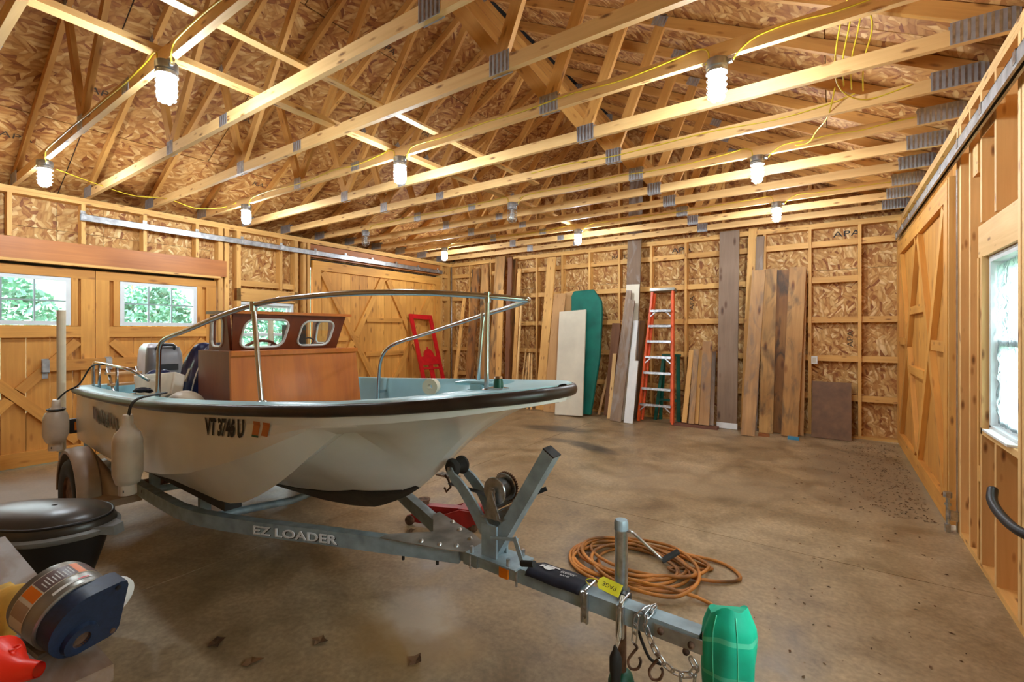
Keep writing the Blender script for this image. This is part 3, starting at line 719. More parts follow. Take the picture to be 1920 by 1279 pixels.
for y in (1.385, 1.95):
    b = MB(); b.mm((DX + .0, y - .03, 1.05), (DX + .006, y + .03, 1.21)); b.mm((DX, y - .03, 1.05), (DX + .05, y + .03, 1.058)); b.mm((DX + .044, y - .03, 1.05), (DX + .05, y + .03, 1.20)); b.mm((DX, y - .025, .985), (DX + .006, y + .025, 1.05))
    b.build('bar_bracket', 'galv', d1)

# ---------------- windows
w1 = structure(MB().mm((XL - .13, 3.49, .99), (XL - .02, 3.53, 1.98)).mm((XL - .13, 4.33, .99), (XL - .02, 4.37, 1.98)).mm((XL - .13, 3.53, 1.945), (XL - .02, 4.33, 1.985)).mm((XL - .13, 3.49, .975), (XL - .0, 4.37, 1.01)).build('window_1', 'white_vinyl'))
sash('window_frame', 3.53, 4.33, 1.47, 1.945, XL - .10, 1, w1, 3, 2, fr=.035); sash('window_frame', 3.53, 4.33, 1.01, 1.49, XL - .065, 1, w1, 3, 2, fr=.035)
w2 = structure(MB().mm((XR + .03, 4.085, .92), (XR + .15, 4.115, 1.99)).mm((XR + .03, 3.465, .92), (XR + .15, 3.495, 1.99)).mm((XR + .03, 3.495, 1.955), (XR + .15, 4.085, 1.99)).mm((XR + .03, 3.465, .905), (XR + .15, 4.115, .935)).build('window_2', 'white_vinyl'))
sash('window_frame', 3.495, 4.085, 1.44, 1.955, XR + .12, -1, w2, 1, 1, fr=.04); sash('window_frame', 3.495, 4.085, .935, 1.47, XR + .085, -1, w2, 1, 1, fr=.04)
w3 = structure(MB().mm((XR + .03, 1.915, .92), (XR + .15, 1.945, 1.99)).mm((XR + .03, .455, .92), (XR + .15, .485, 1.99)).mm((XR + .03, 1.185, .935), (XR + .15, 1.215, 1.955)).mm((XR + .03, .485, 1.955), (XR + .15, 1.915, 1.99)).mm((XR + .03, .455, .905), (XR + .15, 1.945, .935)).build('window_3', 'white_vinyl'))
for ya, yb in ((.485, 1.185), (1.215, 1.915)): sash('window_frame', ya, yb, 1.44, 1.955, XR + .12, -1, w3, 1, 1, fr=.04); sash('window_frame', ya, yb, .935, 1.47, XR + .085, -1, w3, 1, 1, fr=.04)
rows = []
rr = random.Random(3)
for j in range(25):
    z = .95 + (1.93 - .95) * j / 24
    rows.append([(XR + .055 + rr.uniform(-.009, .009), 3.50 + .575 * i / 14, z + rr.uniform(-.006, .006)) for i in range(15)])
MB().grid(rows).build('plastic_sheet', 'film', w2, smooth=True, recalc=False)
MB().box((XR + .03, 3.78, .912), (.10, .5, .012)).build('foam_strip', 'white', w2)

# ================================================================== ROOF TRUSSES, LATERAL BRACES, LAMPS, CABLES
NTH = {10: 'nearest to', 9: 'second from', 8: 'third from', 7: 'fourth from', 6: 'fifth from', 5: 'sixth from', 4: 'seventh from', 3: 'eighth from', 2: 'ninth from',
       1: 'tenth from', 0: 'eleventh from', -1: 'twelfth from', -2: 'thirteenth from', -3: 'fourteenth from', -4: 'fifteenth from'}
CH = .089; TT = .038
JL, JR = XM - 1.615, XM + 1.615           # panel points on the bottom chord
QL, QR = XM - 2.05, XM + 2.05             # panel points on the top chords
ZC = ZT + CH / 2
def make_truss():
    """origin on the wall plate at mid span"""
    t = thing('roof_truss', 'x', 'truss', (XM, 0, ZT))
    P = lambda x, z: (x - XM, 0, z - ZT)
    ny = (0, 1, 0)
    board('bottom_chord', P(XL - .14, ZC), P(XR + .14, ZC), CH, TT, 'pine_light', t, ny)
    for sg, xe in ((-1, XL - .45), (1, XR + .45)):
        zz = lambda x: 3.2 + ((x - XL) if sg < 0 else (XR - x)) * SLOPE
        board('top_chord', P(xe, zz(xe)), P(XM, zz(XM)), CH, TT, 'pine_rafter', t, ny)
    za = z_top(XM)
    for jx, qx in ((JL, QL), (JR, QR)):
        board('web', P(jx, ZT + CH), P(qx, z_top(qx) - .04), .089, TT * .96, 'pine_rafter', t, ny)
        board('web', P(jx, ZT + CH - .01), P(XM + (.05 if jx > XM else -.05), za - .09), .089, TT * .94, 'pine_rafter', t, ny)
    def pl(x, z, w, h, rot=0.0):
        # toothed steel connector plate on both faces
        n = max(3, int(w / .03)); m = MB(); tm_ = MB(); c, s = math.cos(rot), math.sin(rot)
        for fy in (-TT / 2 - .0012, TT / 2 + .0012):
            m.box((x - XM, fy, z - ZT), (w, .0018, h), Matrix.Rotation(-rot, 3, 'Y'))
            if fy < 0:
                for i in range(n):
                    u = -w / 2 + (i + .5) * w / n
                    tm_.box((x - XM + u * c, fy - .0014, z - ZT + u * s), (w / n * .40, .001, h * .94), Matrix.Rotation(-rot, 3, 'Y'))
        po = m.build('connector_plate', 'plate', t); tm_.build('plate_teeth', 'zinc', po)
    pl(XR - .10, ZC + .02, .28, .125); pl(XL + .10, ZC + .02, .28, .125)
    pl(JL, ZC + .012, .13, .12); pl(JR, ZC + .012, .15, .13); pl(XM - .6, ZC, .12, .085)
    pl(QL, z_top(QL), .13, .085, math.atan(SLOPE)); pl(QR, z_top(QR), .13, .085, -math.atan(SLOPE)); pl(XM, za - .05, .22, .16)
    return t
truss0 = make_truss()
trusses = {}
for k in range(-4, 11):
    t = truss0 if k == -4 else copy_tree(truss0)
    t.location = (XM, Y0 + SP * k + TT / 2, ZT)
    extra = {-4: '', -1: ' with caged lamps near the boat stern', 2: ' with cable and lit lamps', 5: ' carrying two unlit caged lamps', 8: ' carrying a row of lit lamps'}.get(k, '')
    tag(t, 'pine roof truss %s the leaning boards%s' % (NTH[k], extra), 'truss', 'roof trusses')
    trusses[k] = t

# flat braces laid across the bottom chords
zb = ZT + CH
tag(board('lateral_brace', (-3.40, -1.0, zb + .0195), (-3.40, 7.9, zb + .0195), .089, .038, 'pine_light', None, (0, 0, 1)), 'long pine two-by-four laid flat across the truss bottom chords by the middle lamps', 'brace')
tag(board('lateral_brace', (-2.80, -1.0, zb + .0105), (-2.80, 4.6, zb + .0105), .064, .019, 'pine_light', None, (0, 0, 1)), 'thin pine strapping board laid across the truss bottom chords', 'brace')

# ---------------- caged lamps under the bottom chords
def make_lamp(on):
    t = thing('caged_lamp', 'x', 'lamp', (0, 0, ZT))
    MB().lathe([(0, 0), (.058, 0), (.060, -.006), (.060, -.045), (.054, -.052), (.054, -.062), (.060, -.066), (.060, -.078), (.050, -.082), (0, -.082)], 24).build('lamp_base', 'galv', t, True, angle=30)
    MB().cyl((.058, 0, -.025), (.085, 0, -.025), .014, 10).build('cable_gland', 'galv', t, True, angle=40)
    prof = [(.040, -.080), (.044, -.10), (.045, -.19), (.042, -.212), (.030, -.228), (.012, -.234), (0, -.235)]
    MB().lathe(prof, 20).build('glass_jar', 'lamp_on' if on else 'lamp_off', t, True)
    if not on: MB().lathe([(.014, -.08), (.014, -.1), (.026, -.13), (.028, -.16), (.02, -.19), (0, -.198)], 14).build('bulb', 'white', t, True)
    cage = MB()
    for z in (-.115, -.15, -.185, -.215):
        r_ = .056 if z > -.2 else .050
        cage.tube([(r_ * math.cos(a), r_ * math.sin(a), z) for a in [2 * math.pi * i / 20 for i in range(20)]], .0022, 5, closed=True)
    for i in range(4):
        a = math.pi / 4 + i * math.pi / 2; c, s = math.cos(a), math.sin(a)
        cage.tube([(.056 * c, .056 * s, -.075), (.056 * c, .056 * s, -.20), (.046 * c, .046 * s, -.228), (.02 * c, .02 * s, -.243), (0, 0, -.245)], .0025, 5)
    cage.build('wire_cage', 'zinc', t, True)
    return t
LX = (-6.10, -3.28, -.56)
lamp_on0 = make_lamp(True); lamp_off0 = make_lamp(False); used = {True: False, False: False}
row_name = {-4: 'behind the bench', -1: 'over the boat stern', 2: 'over the boat bow', 5: 'in the middle of the floor', 8: 'nearest the leaning boards'}
wall_name = ('barn door side', 'under the ridge', 'window side')
for k in (-1, 2, 5, 8):
    for i, x in enumerate(LX):
        on = not ((k == 5 and i < 2) or (k == -1 and i == 2))
        src = lamp_on0 if on else lamp_off0
        t = src if not used[on] else copy_tree(src); used[on] = True
        t.location = (x, Y0 + SP * k + TT / 2, ZT - .0005)
        row = {-4: 'fifteenth', -1: 'twelfth', 2: 'ninth', 5: 'sixth', 8: 'third'}[k]
        tag(t, '%s caged lamp on the %s truss from the leaning boards, %s' % ('glowing' if on else 'unlit', row, wall_name[i]), 'lamp', 'caged lamps under the trusses')

# ---------------- yellow cables stapled along the chords that carry lamps
def cable(pts, label, n=6, r=.0048):
    p = smooth_path(pts, n)
    return tag(MB().tube(p, r, 6).build('electrical_cable', 'yellow_cable', None, True, origin=tuple(p[0])), label, 'cable', 'yellow electrical cables')
for k in (-1, 2, 5, 8):
    y = Y0 + SP * k - .006; rr = random.Random(k + 20)
    lab = {-1: 'over the boat stern', 2: 'ninth from the leaning boards', 5: 'sixth from the leaning boards', 8: 'third from the leaning boards'}[k]
    pts = []
    for i, x in enumerate(LX):
        nxt = LX[i + 1] if i < 2 else .92
        pts += [(x + .09, y + .02, ZT - .028), (x + .13, y + .004, ZT + .01), (x + .22, y, ZT + .055)]
        m = 6
        for j in range(1, m):
            pts.append((x + .22 + (nxt - x - .42) * j / m, y, ZT + .055 + rr.uniform(-.012, .014)))
        if i < 2: pts += [(nxt - .22, y, ZT + .075), (nxt - .12, y - .004, ZT + .085), (nxt - .05, y - .01, ZT + .06), (nxt - .035, y - .012, ZT + .0), (nxt - .058, y - .0, ZT - .02)]
    a = cable(pts[:3 * 1 + 5 + 5], 'yellow cable, barn door half of truss %s' % lab)
    b = cable(pts[13:26], 'yellow cable, middle window half of truss %s' % lab)
    c = cable(pts[26:], 'yellow cable end by the window wall on truss %s' % lab) if k != -1 else None
y4 = Y0 + SP * 4 - .006
cable([(-2.6, y4, ZT + .06)] + [(-2.6 + .45 * j, y4, ZT + .058 + .012 * math.sin(j * 2.1)) for j in range(1, 6)] + [(.0, y4 - .004, ZT + .075), (.14, y4 - .02, ZT + .10)], 'yellow cable stapled along the seventh truss from the leaning boards')
# loose cables dropping from the roof beside the right wall
for i, (x, y, dx) in enumerate(((.05, 3.20, .07), (.09, 3.27, .02), (.135, 3.33, .01), (.20, 3.38, -.09))):
    cable([(x + dx * 1.4 - .04, y - .10, 3.50 - .02 * i), (x + dx * .6, y, 3.43), (x, y + .1, 3.33), (x - .03, y + .35, 3.24), (x - .02, y + .62, 3.20 - .01 * i), (x + .05, y + .8, 3.16), (x + .18, Y0 + SP * 4 - .012, 3.165), (x + .40, Y0 + SP * 4 - .012, 3.20 + .004 * i)][:(8 if i == 0 else 5)],
          ['yellow cable dropping from the roof and turning along a truss toward the window wall', 'second yellow cable hanging in the bundle under the right roof slope', 'third yellow cable hanging in the bundle under the right roof slope', 'outermost slanting yellow cable of the bundle under the right roof slope'][i])
cable([(.02, 3.95, 3.22), (-.02, 4.2, 3.13), (-.10, 4.5, 3.14), (-.16, Y0 + SP * 5 - .022, 3.15), (-.26, Y0 + SP * 5 - .018, 3.15)], 'yellow cable looping down onto the sixth truss by the window wall')
# slack run along the left wall plate
pts = [(-6.6, Y0 - SP + .2, 3.20), (-6.75, Y0 - .02, 3.16), (-6.8, Y0 + .3, 3.13), (-6.75, Y0 + SP, 3.16), (-6.7, Y0 + SP * 1.5, 3.10), (-6.6, Y0 + SP * 2 - .012, 3.165), (-6.3, Y0 + SP * 2 - .012, 3.175)]
cable(pts, 'slack yellow cable strung across the trusses above the left barn doors')

# ================================================================== TRAILER AND BOAT (one heading; s = metres aft of the bow tip)
BO = Vector((-.965, 1.796, 0)); BH = R(-2.1)
L_ = lambda s, v, z: Vector((-s, v, z))                       # station, to port, up -> local
ip = lambda s, xs, ys: float(np.interp(s, xs, ys))
SG = [0, .02, .06, .12, .2, .3, .5, .8, 1.1, 1.4, 1.7, 2.0, 2.3, 3.0, 3.7, 4.25]
BG = [.05, .13, .20, .27, .345, .42, .535, .65, .72, .765, .80, .825, .84, .85, .835, .80]
ZG = [1.277, 1.275, 1.270, 1.264, 1.256, 1.245, 1.225, 1.20, 1.18, 1.16, 1.142, 1.125, 1.11, 1.085, 1.065, 1.05]
b_g = lambda s: ip(s, SG, BG)
z_g = lambda s: ip(s, SG, ZG)
z_k = lambda s: ip(s, [0, .1, .2, .34, .5, .64, .755, .905, 1.03, 1.27, 1.5, 1.87, 2.5, 4.25], [1.214, 1.195, 1.174, 1.128, 1.02, .90, .775, .66, .582, .475, .43, .393, .365, .365])
b_c0 = lambda s: ip(s, [.5, .74, .94, 1.12, 1.41, 1.93, 2.46, 3.2, 4.25], [.50, .605, .672, .716, .755, .792, .812, .82, .782])
z_c0 = lambda s: ip(s, [.70, .9, 1.046, 1.187, 1.424, 1.855, 2.305, 3.0, 4.25], [1.115, 1.085, 1.026, .967, .884, .759, .677, .635, .62])
b_s0 = lambda s: ip(s, [.5, .64, .7, .88, 1.05, 1.25, 1.5, 1.76, 2.36, 3.2, 4.25], [.44, .52, .54, .575, .60, .615, .63, .64, .65, .65, .63])
z_s0 = lambda s: ip(s, [.60, .741, .789, .942, 1.087, 1.259, 1.471, 1.6, 1.718, 1.85, 2.276, 3.055, 4.25], [1.125, 1.117, 1.086, .979, .872, .762, .655, .605, .585, .575, .572, .56, .55])
def section(s):
    """half section (v, z) from the gunwale down to the keel"""
    b, z, zk = b_g(s), z_g(s), z_k(s)
    lip = (max(b - .016, .03), z - ip(s, [0, .3, .6], [.06, .075, .085]))
    w = min(1.0, max(0.0, (s - .55) / .25))                    # the side sponsons grow out of the bow here
    bk = ip(s, [0, .2, .7, .95, 1.05, 1.3, 4.25], [.02, .06, .045, .03, .06, .15, .15]); zkk = zk + ip(s, [0, .3, .5, .95, 1.05, 1.3, 2.1, 3.0, 4.25], [.0, .004, .008, .022, .06, .14, .10, .06, .05])
    # forward of the sponsons the side runs as one convex panel from lip to keel
    def on_panel(t):
        v0, z0 = lip; v1, z1 = bk, zkk
        bulge = .05 * math.sin(math.pi * t) * min(1, s / .5)
        return (v0 + (v1 - v0) * t + bulge * .8, z0 + (z1 - z0) * t - bulge * .2)
    side = on_panel(.06); c = on_panel(.14); sp = on_panel(.24); tn = on_panel(.38); md = on_panel(.68)
    zc, zs = min(z_c0(s), lip[1] - .012), min(z_s0(s), lip[1] - .03)
    cs, ss = (b_c0(s), zc), (b_s0(s), zs)
    cs_side = ((lip[0] + cs[0]) / 2 + .008, (lip[1] + cs[1]) / 2)
    depth = ip(s, [.7, 1.0, 1.5, 2.0, 4.25], [.0, .03, .10, .09, .05])
    ts = (ss[0] - ip(s, [.7, 1.2, 2.0, 4.25], [.06, .10, .13, .13]), zs + depth)
    ms = ((ts[0] + bk) / 2, (ts[1] + zkk) / 2 + (.02 if s > 1.2 else .0))
    mix = lambda p, q: (p[0] * (1 - w) + q[0] * w, p[1] * (1 - w) + q[1] * w)
    return [(b, z), lip, mix(side, cs_side), mix(c, cs), mix(sp, ss), mix(tn, ts), mix(md, ms), (bk, zkk), (0, zk)]
ST = [0, .02, .06, .12, .2, .3, .4, .5, .58, .66, .74, .82, .9, 1.0, 1.1, 1.2, 1.3, 1.42, 1.55, 1.7, 1.85, 2.0, 2.2, 2.5, 2.9, 3.3, 3.7, 4.0, 4.25]
boat = thing('motor_boat', 'white fibreglass motor boat with blue interior and mahogany console on the trailer', 'boat', BO, (0, 0, BH))
SEC = {s: section(s) for s in ST}
hull = MB(); keel = MB()
rows_h, rows_k = [], []
for s in ST:
    q = SEC[s]
    rows_h.append([L_(s, -v, z) for v, z in q[:8]]); rows_k.append([L_(s, -q[7][0], q[7][1]), L_(s, 0, q[8][1]), L_(s, q[7][0], q[7][1])])
hull.grid(rows_h); hull.grid([[Vector((p.x, -p.y, p.z)) for p in r_] for r_ in rows_h])
fwd = [i for i, s in enumerate(ST) if s <= 1.0]
hull.grid([rows_k[i] for i in fwd])
hull.add(rows_h[0] + [Vector((p.x, -p.y, p.z)) for p in reversed(rows_h[0])], [tuple(range(16))])                        # blunt bow
hull.add(rows_h[-1] + [rows_k[-1][1]] + [Vector((p.x, -p.y, p.z)) for p in reversed(rows_h[-1])], [tuple(range(17))])    # transom
hob = hull.build('hull', 'gelcoat', boat, True, angle=15)
keel.grid([[p + Vector((0, 0, -.003)) for p in rows_k[i]] for i, s in enumerate(ST) if s >= .9])
keel.build('keel_strip', 'keel', boat, True)
def hull_v(s, z):
    q = section(s); P = q[:4]
    return float(np.interp(-z, [-p[1] for p in P], [p[0] for p in P]))
# registration lettering and decal follow the hull side
def on_side(s0, z0, zs=1.0):
    return lambda p: L_(s0 - p.x, -(hull_v(s0 - p.x, z0 + p.y) + .004), z0 + p.y)
zl = lambda s: z_g(s) - .145
text_mesh('registration_number', 'VT 3746 U', .112, 'ink', boat, sx=.66, bold=.0055, fn=lambda p: (lambda s: L_(s, -(hull_v(s, zl(s) + p.y) + .004), zl(s) + p.y))(1.63 - p.x))
def patch(name, s0, s1, za, zb, mat, off=.004, parent=None, slant=0):
    m = MB(); m.grid([[(lambda s, z: L_(s, -(hull_v(s, z) + off), z))(s0 + (s1 - s0) * i / 4, zl(1.08) + za + (zb - za) * j / 4) for i in range(5)] for j in range(5)])
    return m.build(name, mat, parent or boat, recalc=False)
dc = patch('registration_decal', 1.235, 1.11, -.006, .07, 'print_white', .004)
patch('decal_field', 1.232, 1.183, -.002, .066, 'sticker', .0055, dc); patch('decal_field', 1.162, 1.113, .006, .066, 'sticker', .0055, dc); patch('decal_base', 1.232, 1.18, -.005, .004, 'green_paint', .0057, dc)
# maker's emblem near the stern: dark feathered flash with lettering
em = MB()
for i in range(9):
    s = 3.55 - i * .075; z = .965 - .01 * (i % 3)
    em.add([L_(s, -(hull_v(s, z) + .005), z), L_(s - .05, -(hull_v(s - .05, z) + .005), z), L_(s - .075, -(hull_v(s - .07, z - .09) + .005), z - .09), L_(s - .03, -(hull_v(s - .03, z - .09) + .005), z - .09)], [(0, 1, 2, 3)])
em.build('side_emblem', 'decal_brown', boat, recalc=False)
text_mesh('emblem_lettering', 'WHALER', .085, 'ink', boat, sx=1.05, fn=lambda p: (lambda s: L_(s, -(hull_v(s, .86 + p.y) + .006), .86 + p.y))(3.42 - p.x))
# gunwale deck, inner wall and sole
b_i = lambda s: ip(s, [.38, .44, .5, .6, .8, 1.2, 4.25], [.0, .18, .32, .47, .575, .655, .70]) if s < 1.2 else b_g(s) - ip(s, [1.2, 2, 4.25], [.075, .085, .09])
SI = [.38, .44, .5, .58, .66, .8, 1.0, 1.2, 1.5, 1.8, 2.2, 2.6, 3.0, 3.5, 4.0, 4.12]
z_f = lambda s: max(.72, z_k(s) + .10)
def h_in(s, z):
    # widest half breadth at height z that stays inside the hull skin
    q = section(s); lo = sorted((p[0], p[1]) for p in q[4:]); best = 0.0
    side = float(np.interp(-z, [-p[1] for p in q[:5]], [p[0] for p in q[:5]]))
    for i in range(60):
        v = side * i / 59
        if v <= lo[-1][0] and float(np.interp(v, [p[0] for p in lo], [p[1] for p in lo])) > z - .02: break
        best = v
    return max(0.0, best - .035)
ld = MB()
for sg in (-1, 1):
    ld.grid([[L_(s, sg * (b_g(s) - .002), z_g(s) + .002), L_(s, sg * (b_g(s) - .02), z_g(s) + .012), L_(s, sg * (b_i(s) if s >= .38 else 0), z_g(s) + .014)] for s in [0, .02, .06, .12, .2, .3] + SI])
    ld.grid([[L_(s, sg * b_i(s), z_g(s) + .014), L_(s, sg * min(b_i(s) * .99, h_in(s, z_g(s) - .03)), z_g(s) - .03), L_(s, sg * min(b_i(s) * .96, h_in(s, z_f(s) + .08)), z_f(s) + .08), L_(s, sg * min(b_i(s) * .9, h_in(s, z_f(s))) * .97, z_f(s)), L_(s, 0, z_f(s) - .005)] for s in SI])
ld.grid([[L_(4.12, b_i(4.12) * k, z) for k in (-1, -.5, 0, .5, 1)] for z in (.715, 1.066)])
ld.grid([[L_(s, b_i(4.12) * k, 1.066) for k in (-1.1, -.5, 0, .5, 1.1)] for s in (4.12, 4.25)])
ld.build('deck_liner', 'liner', boat, True, angle=35)
tw = MB(); tw.mm(L_(1.35, -.55, .93), L_(1.72, .55, .955)); tw.build('thwart', 'liner', boat)
# rub rail round the gunwale
path = [L_(s, -(b_g(s) + .004), z_g(s) - .020) for s in reversed(ST)] + [L_(s, (b_g(s) + .004), z_g(s) - .020) for s in ST]
MB().tube(smooth_path(path, 3), .027, 10, sx=.62).build('rub_rail', 'rubrail', boat, True)
# tall bow rail
zr = 1.668
rail_s = [L_(2.60, -.70, z_g(2.6)), L_(2.59, -.70, 1.30), L_(2.57, -.70, 1.42), L_(2.48, -.695, 1.475), L_(2.2, -.69, 1.52), L_(1.7, -.68, 1.605), L_(1.40, -.665, 1.648), L_(1.15, -.63, 1.672), L_(.8, -.52, 1.69), L_(.5, -.34, 1.69), L_(.31, -.14, 1.678), L_(.21, -.02, 1.668)]
rail_p = [L_(.19, .01, 1.666), L_(.24, .06, 1.662), L_(.45, .20, 1.645), L_(.70, .30, 1.615), L_(1.1, .45, 1.56), L_(1.55, .60, 1.492), L_(1.85, .655, 1.44), L_(2.02, .665, 1.38), L_(2.10, .665, 1.28), L_(2.12, .66, 1.1), L_(2.12, .655, .93)]
rail = MB().tube(smooth_path(rail_s + rail_p, 5), .0135, 10).build('bow_rail', 'steel', boat, True)
posts = MB()
for a, b in ((L_(1.30, -.66, z_g(1.3)), L_(1.37, -.668, 1.65)), (L_(.32, -.13, z_g(.32)), L_(.31, -.135, 1.68)), (L_(.74, .29, 1.16), L_(.70, .30, 1.612))):
    q = MB(); q.cyl(a, b, .012, 10); q.cyl(b + Vector((0, 0, -.03)), b + Vector((0, 0, .017)), .017, 10); q.lathe([(0, .012), (.02, .010), (.03, 0)], 14, Matrix.Translation(a + Vector((0, 0, .008))))
    q.build('rail_post', 'steel', boat, True, angle=40)
MB().box(L_(2.12, .69, 1.03), (.02, .08, .02)).build('rail_bracket', 'steel', boat)
# stern quarter rail and folding ladder with teak treads
sr = smooth_path([L_(4.15, -.70, 1.06), L_(4.15, -.70, 1.20), L_(4.12, -.70, 1.255), L_(3.95, -.705, 1.265), L_(3.5, -.72, 1.262), L_(3.22, -.715, 1.255), L_(3.14, -.68, 1.23), L_(3.12, -.60, 1.16)], 5)
MB().tube(sr, .011, 8).build('stern_rail', 'steel', boat, True)
for s in (3.90, 3.42): MB().cyl(L_(s, -.715, z_g(s)), L_(s, -.715, 1.262), .010, 8).build('rail_post', 'steel', boat, True)
lad = MB()
for v in (-.62, -.42): lad.cyl(L_(4.10, v, 1.21), L_(3.84, v, .94), .011, 8)
lad.build('boarding_ladder', 'steel', boat, True)
for i in range(3): MB().box(L_(4.06 - i * .085, -.52, 1.165 - i * .088), (.07, .24, .018)).build('ladder_tread', 'plywood', boat)
# bow light, chock, cleat
bl = MB().lathe([(0, .040), (.018, .038), (.021, .02), (.022, 0)], 18, Matrix.Translation(L_(.22, -.17, z_g(.22) + .022))).build('bow_light', 'green_paint', boat, True, angle=40)
MB().lathe([(0, .050), (.016, .049), (.019, .040)], 16, Matrix.Translation(L_(.22, -.17, z_g(.22) + .022))).build('light_cap', 'steel', bl, True, angle=40)
MB().box(L_(.22, -.17, z_g(.22) + .019), (.08, .05, .008)).build('light_base', 'steel', bl)
ck = MB(); ck.lathe([(.012, -.02), (.036, -.02), (.036, .02), (.012, .02), (.012, -.02)], 20, Matrix.Translation(L_(.52, -.28, z_g(.5) + .045)) @ Matrix.Rotation(R(90), 4, 'X') @ Matrix.Rotation(R(25), 4, 'Y')); ck.build('bow_chock', 'cream', boat, True, angle=40)
cl = MB(); cl.tube([L_(.50, -.14, z_g(.45) + .045), L_(.44, -.12, z_g(.45) + .05), L_(.34, -.10, z_g(.45) + .05), L_(.30, -.09, z_g(.45) + .045)], [.008, .012, .012, .008], 8); cl.box(L_(.39, -.11, z_g(.4) + .025), (.06, .04, .03)); cl.build('deck_cleat', 'liner', boat, True, angle=40)
# ---------------- mahogany console with windscreen
cz = 1.392
con = MB()
con.add([L_(2.15, -.45, cz), L_(2.15, .45, cz), L_(2.66, .45, cz), L_(2.66, -.45, cz), L_(2.08, -.47, .72), L_(2.08, .47, .72), L_(2.66, .45, .72), L_(2.66, -.45, .72)],
        [(0, 1, 2, 3), (4, 5, 1, 0), (1, 5, 6, 2), (2, 6, 7, 3), (3, 7, 4, 0), (7, 6, 5, 4)])
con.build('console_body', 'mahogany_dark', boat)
fp = MB().add([L_(2.145, -.455, cz + .004), L_(2.145, .455, cz + .004), L_(2.165, .455, cz + .004), L_(2.165, -.455, cz + .004), L_(2.055, -.475, .72), L_(2.055, .475, .72), L_(2.085, .475, .72), L_(2.085, -.475, .72)],
        [(0, 1, 2, 3), (4, 5, 1, 0), (1, 5, 6, 2), (2, 6, 7, 3), (3, 7, 4, 0), (7, 6, 5, 4)])
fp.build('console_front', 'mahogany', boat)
MB().beam(L_(2.135, -.46, cz - .012), L_(2.135, .46, cz - .012), .03, .03).build('console_trim', 'mahogany', boat)
def rrect(w, h, r_, n=6, skew=0.0):
    pts = []
    for cx, cy, a0 in ((w / 2 - r_, h / 2 - r_, 0), (-w / 2 + r_, h / 2 - r_, 90), (-w / 2 + r_, -h / 2 + r_, 180), (w / 2 - r_, -h / 2 + r_, 270)):
        for i in range(n + 1):
            a = R(a0 + 90 * i / n); y = cy + r_ * math.sin(a); pts.append((cx + r_ * math.cos(a) + skew * y, y))
    return pts
def panel_with_holes(name, outer, holes, mtx, t, mat, parent):
    """flat board with window cut-outs (curve fill), real thickness"""
    cu = bpy.data.curves.new(name, 'CURVE'); cu.dimensions = '2D'; cu.fill_mode = 'BOTH'; cu.extrude = t / 2
    for poly in [outer] + holes:
        sp = cu.splines.new('POLY'); sp.points.add(len(poly) - 1); sp.use_cyclic_u = True
        for i, (x, y) in enumerate(poly): sp.points[i].co = (x, y, 0, 1)
    ob = bpy.data.objects.new(name, cu); col.objects.link(ob)
    dg = bpy.context.evaluated_depsgraph_get(); dg.update()
    me = bpy.data.meshes.new_from_object(ob.evaluated_get(dg)); bpy.data.objects.remove(ob, do_unlink=True)
    for v in me.vertices: v.co = mtx @ v.co
    me.materials.clear(); me.materials.append(M[mat]); me.update()
    return link(bpy.data.objects.new(name, me), parent)
def off(poly, dx, dy): return [(x + dx, y + dy) for x, y in poly]
wz0, wz1 = cz, 1.640
def wscreen(name, p00, p10, p01, holes, mat='mahogany_dark'):
    """p00 lower left, p10 lower right, p01 upper left, seen from outside; holes in metres (cx, cy, w, h, skew)"""
    p00, p10, p01 = Vector(p00), Vector(p10), Vector(p01); x = (p10 - p00); W = x.length; x = x / W; yv = p01 - p00; yv = yv - x * yv.dot(x) ; Hh = yv.length; yv = yv / Hh; z = x.cross(yv)
    sk = (p01 - p00).dot(x)
    m = frame(x, yv, z, p00)
    outer = [(0, 0), (W, 0), (W - sk if name == 'windscreen_front' else W + sk * 0, Hh), (sk, Hh)]
    hs = [off(rrect(w, h, r_, 6, kx), cx, cy) for cx, cy, w, h, r_, kx in holes]
    pn = panel_with_holes(name, outer, hs, m, .022, mat, boat)
    for h in hs:
        MB().tube([m @ Vector((a, b, .012)) for a, b in h], .008, 6, closed=True).build('window_gasket', 'white', pn, True)
        MB().prism(h, m @ Matrix.Translation((0, 0, -.001)), .002).build('window_pane', 'glass', pn)
    return pn
A = L_(2.335, -.37, wz0); B_ = L_(2.335, .40, wz0); C_ = L_(2.245, -.375, wz1)
# looking aft at the front pane: left is starboard
hf = [(.195, .128, .30, .205, .06, .12), (.575, .128, .26, .195, .055, .12)]
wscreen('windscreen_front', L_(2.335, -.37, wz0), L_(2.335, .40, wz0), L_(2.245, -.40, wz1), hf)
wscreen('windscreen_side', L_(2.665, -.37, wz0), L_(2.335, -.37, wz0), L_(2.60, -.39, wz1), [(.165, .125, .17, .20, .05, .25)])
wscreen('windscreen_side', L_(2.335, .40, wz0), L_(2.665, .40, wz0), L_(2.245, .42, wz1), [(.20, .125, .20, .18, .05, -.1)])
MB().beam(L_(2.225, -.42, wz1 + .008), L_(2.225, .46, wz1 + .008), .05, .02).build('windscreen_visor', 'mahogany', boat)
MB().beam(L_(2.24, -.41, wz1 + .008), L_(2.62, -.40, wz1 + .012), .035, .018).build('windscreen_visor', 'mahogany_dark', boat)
MB().beam(L_(2.24, .44, wz1 + .008), L_(2.60, .43, wz1 + .012), .035, .018).build('windscreen_visor', 'mahogany_dark', boat)
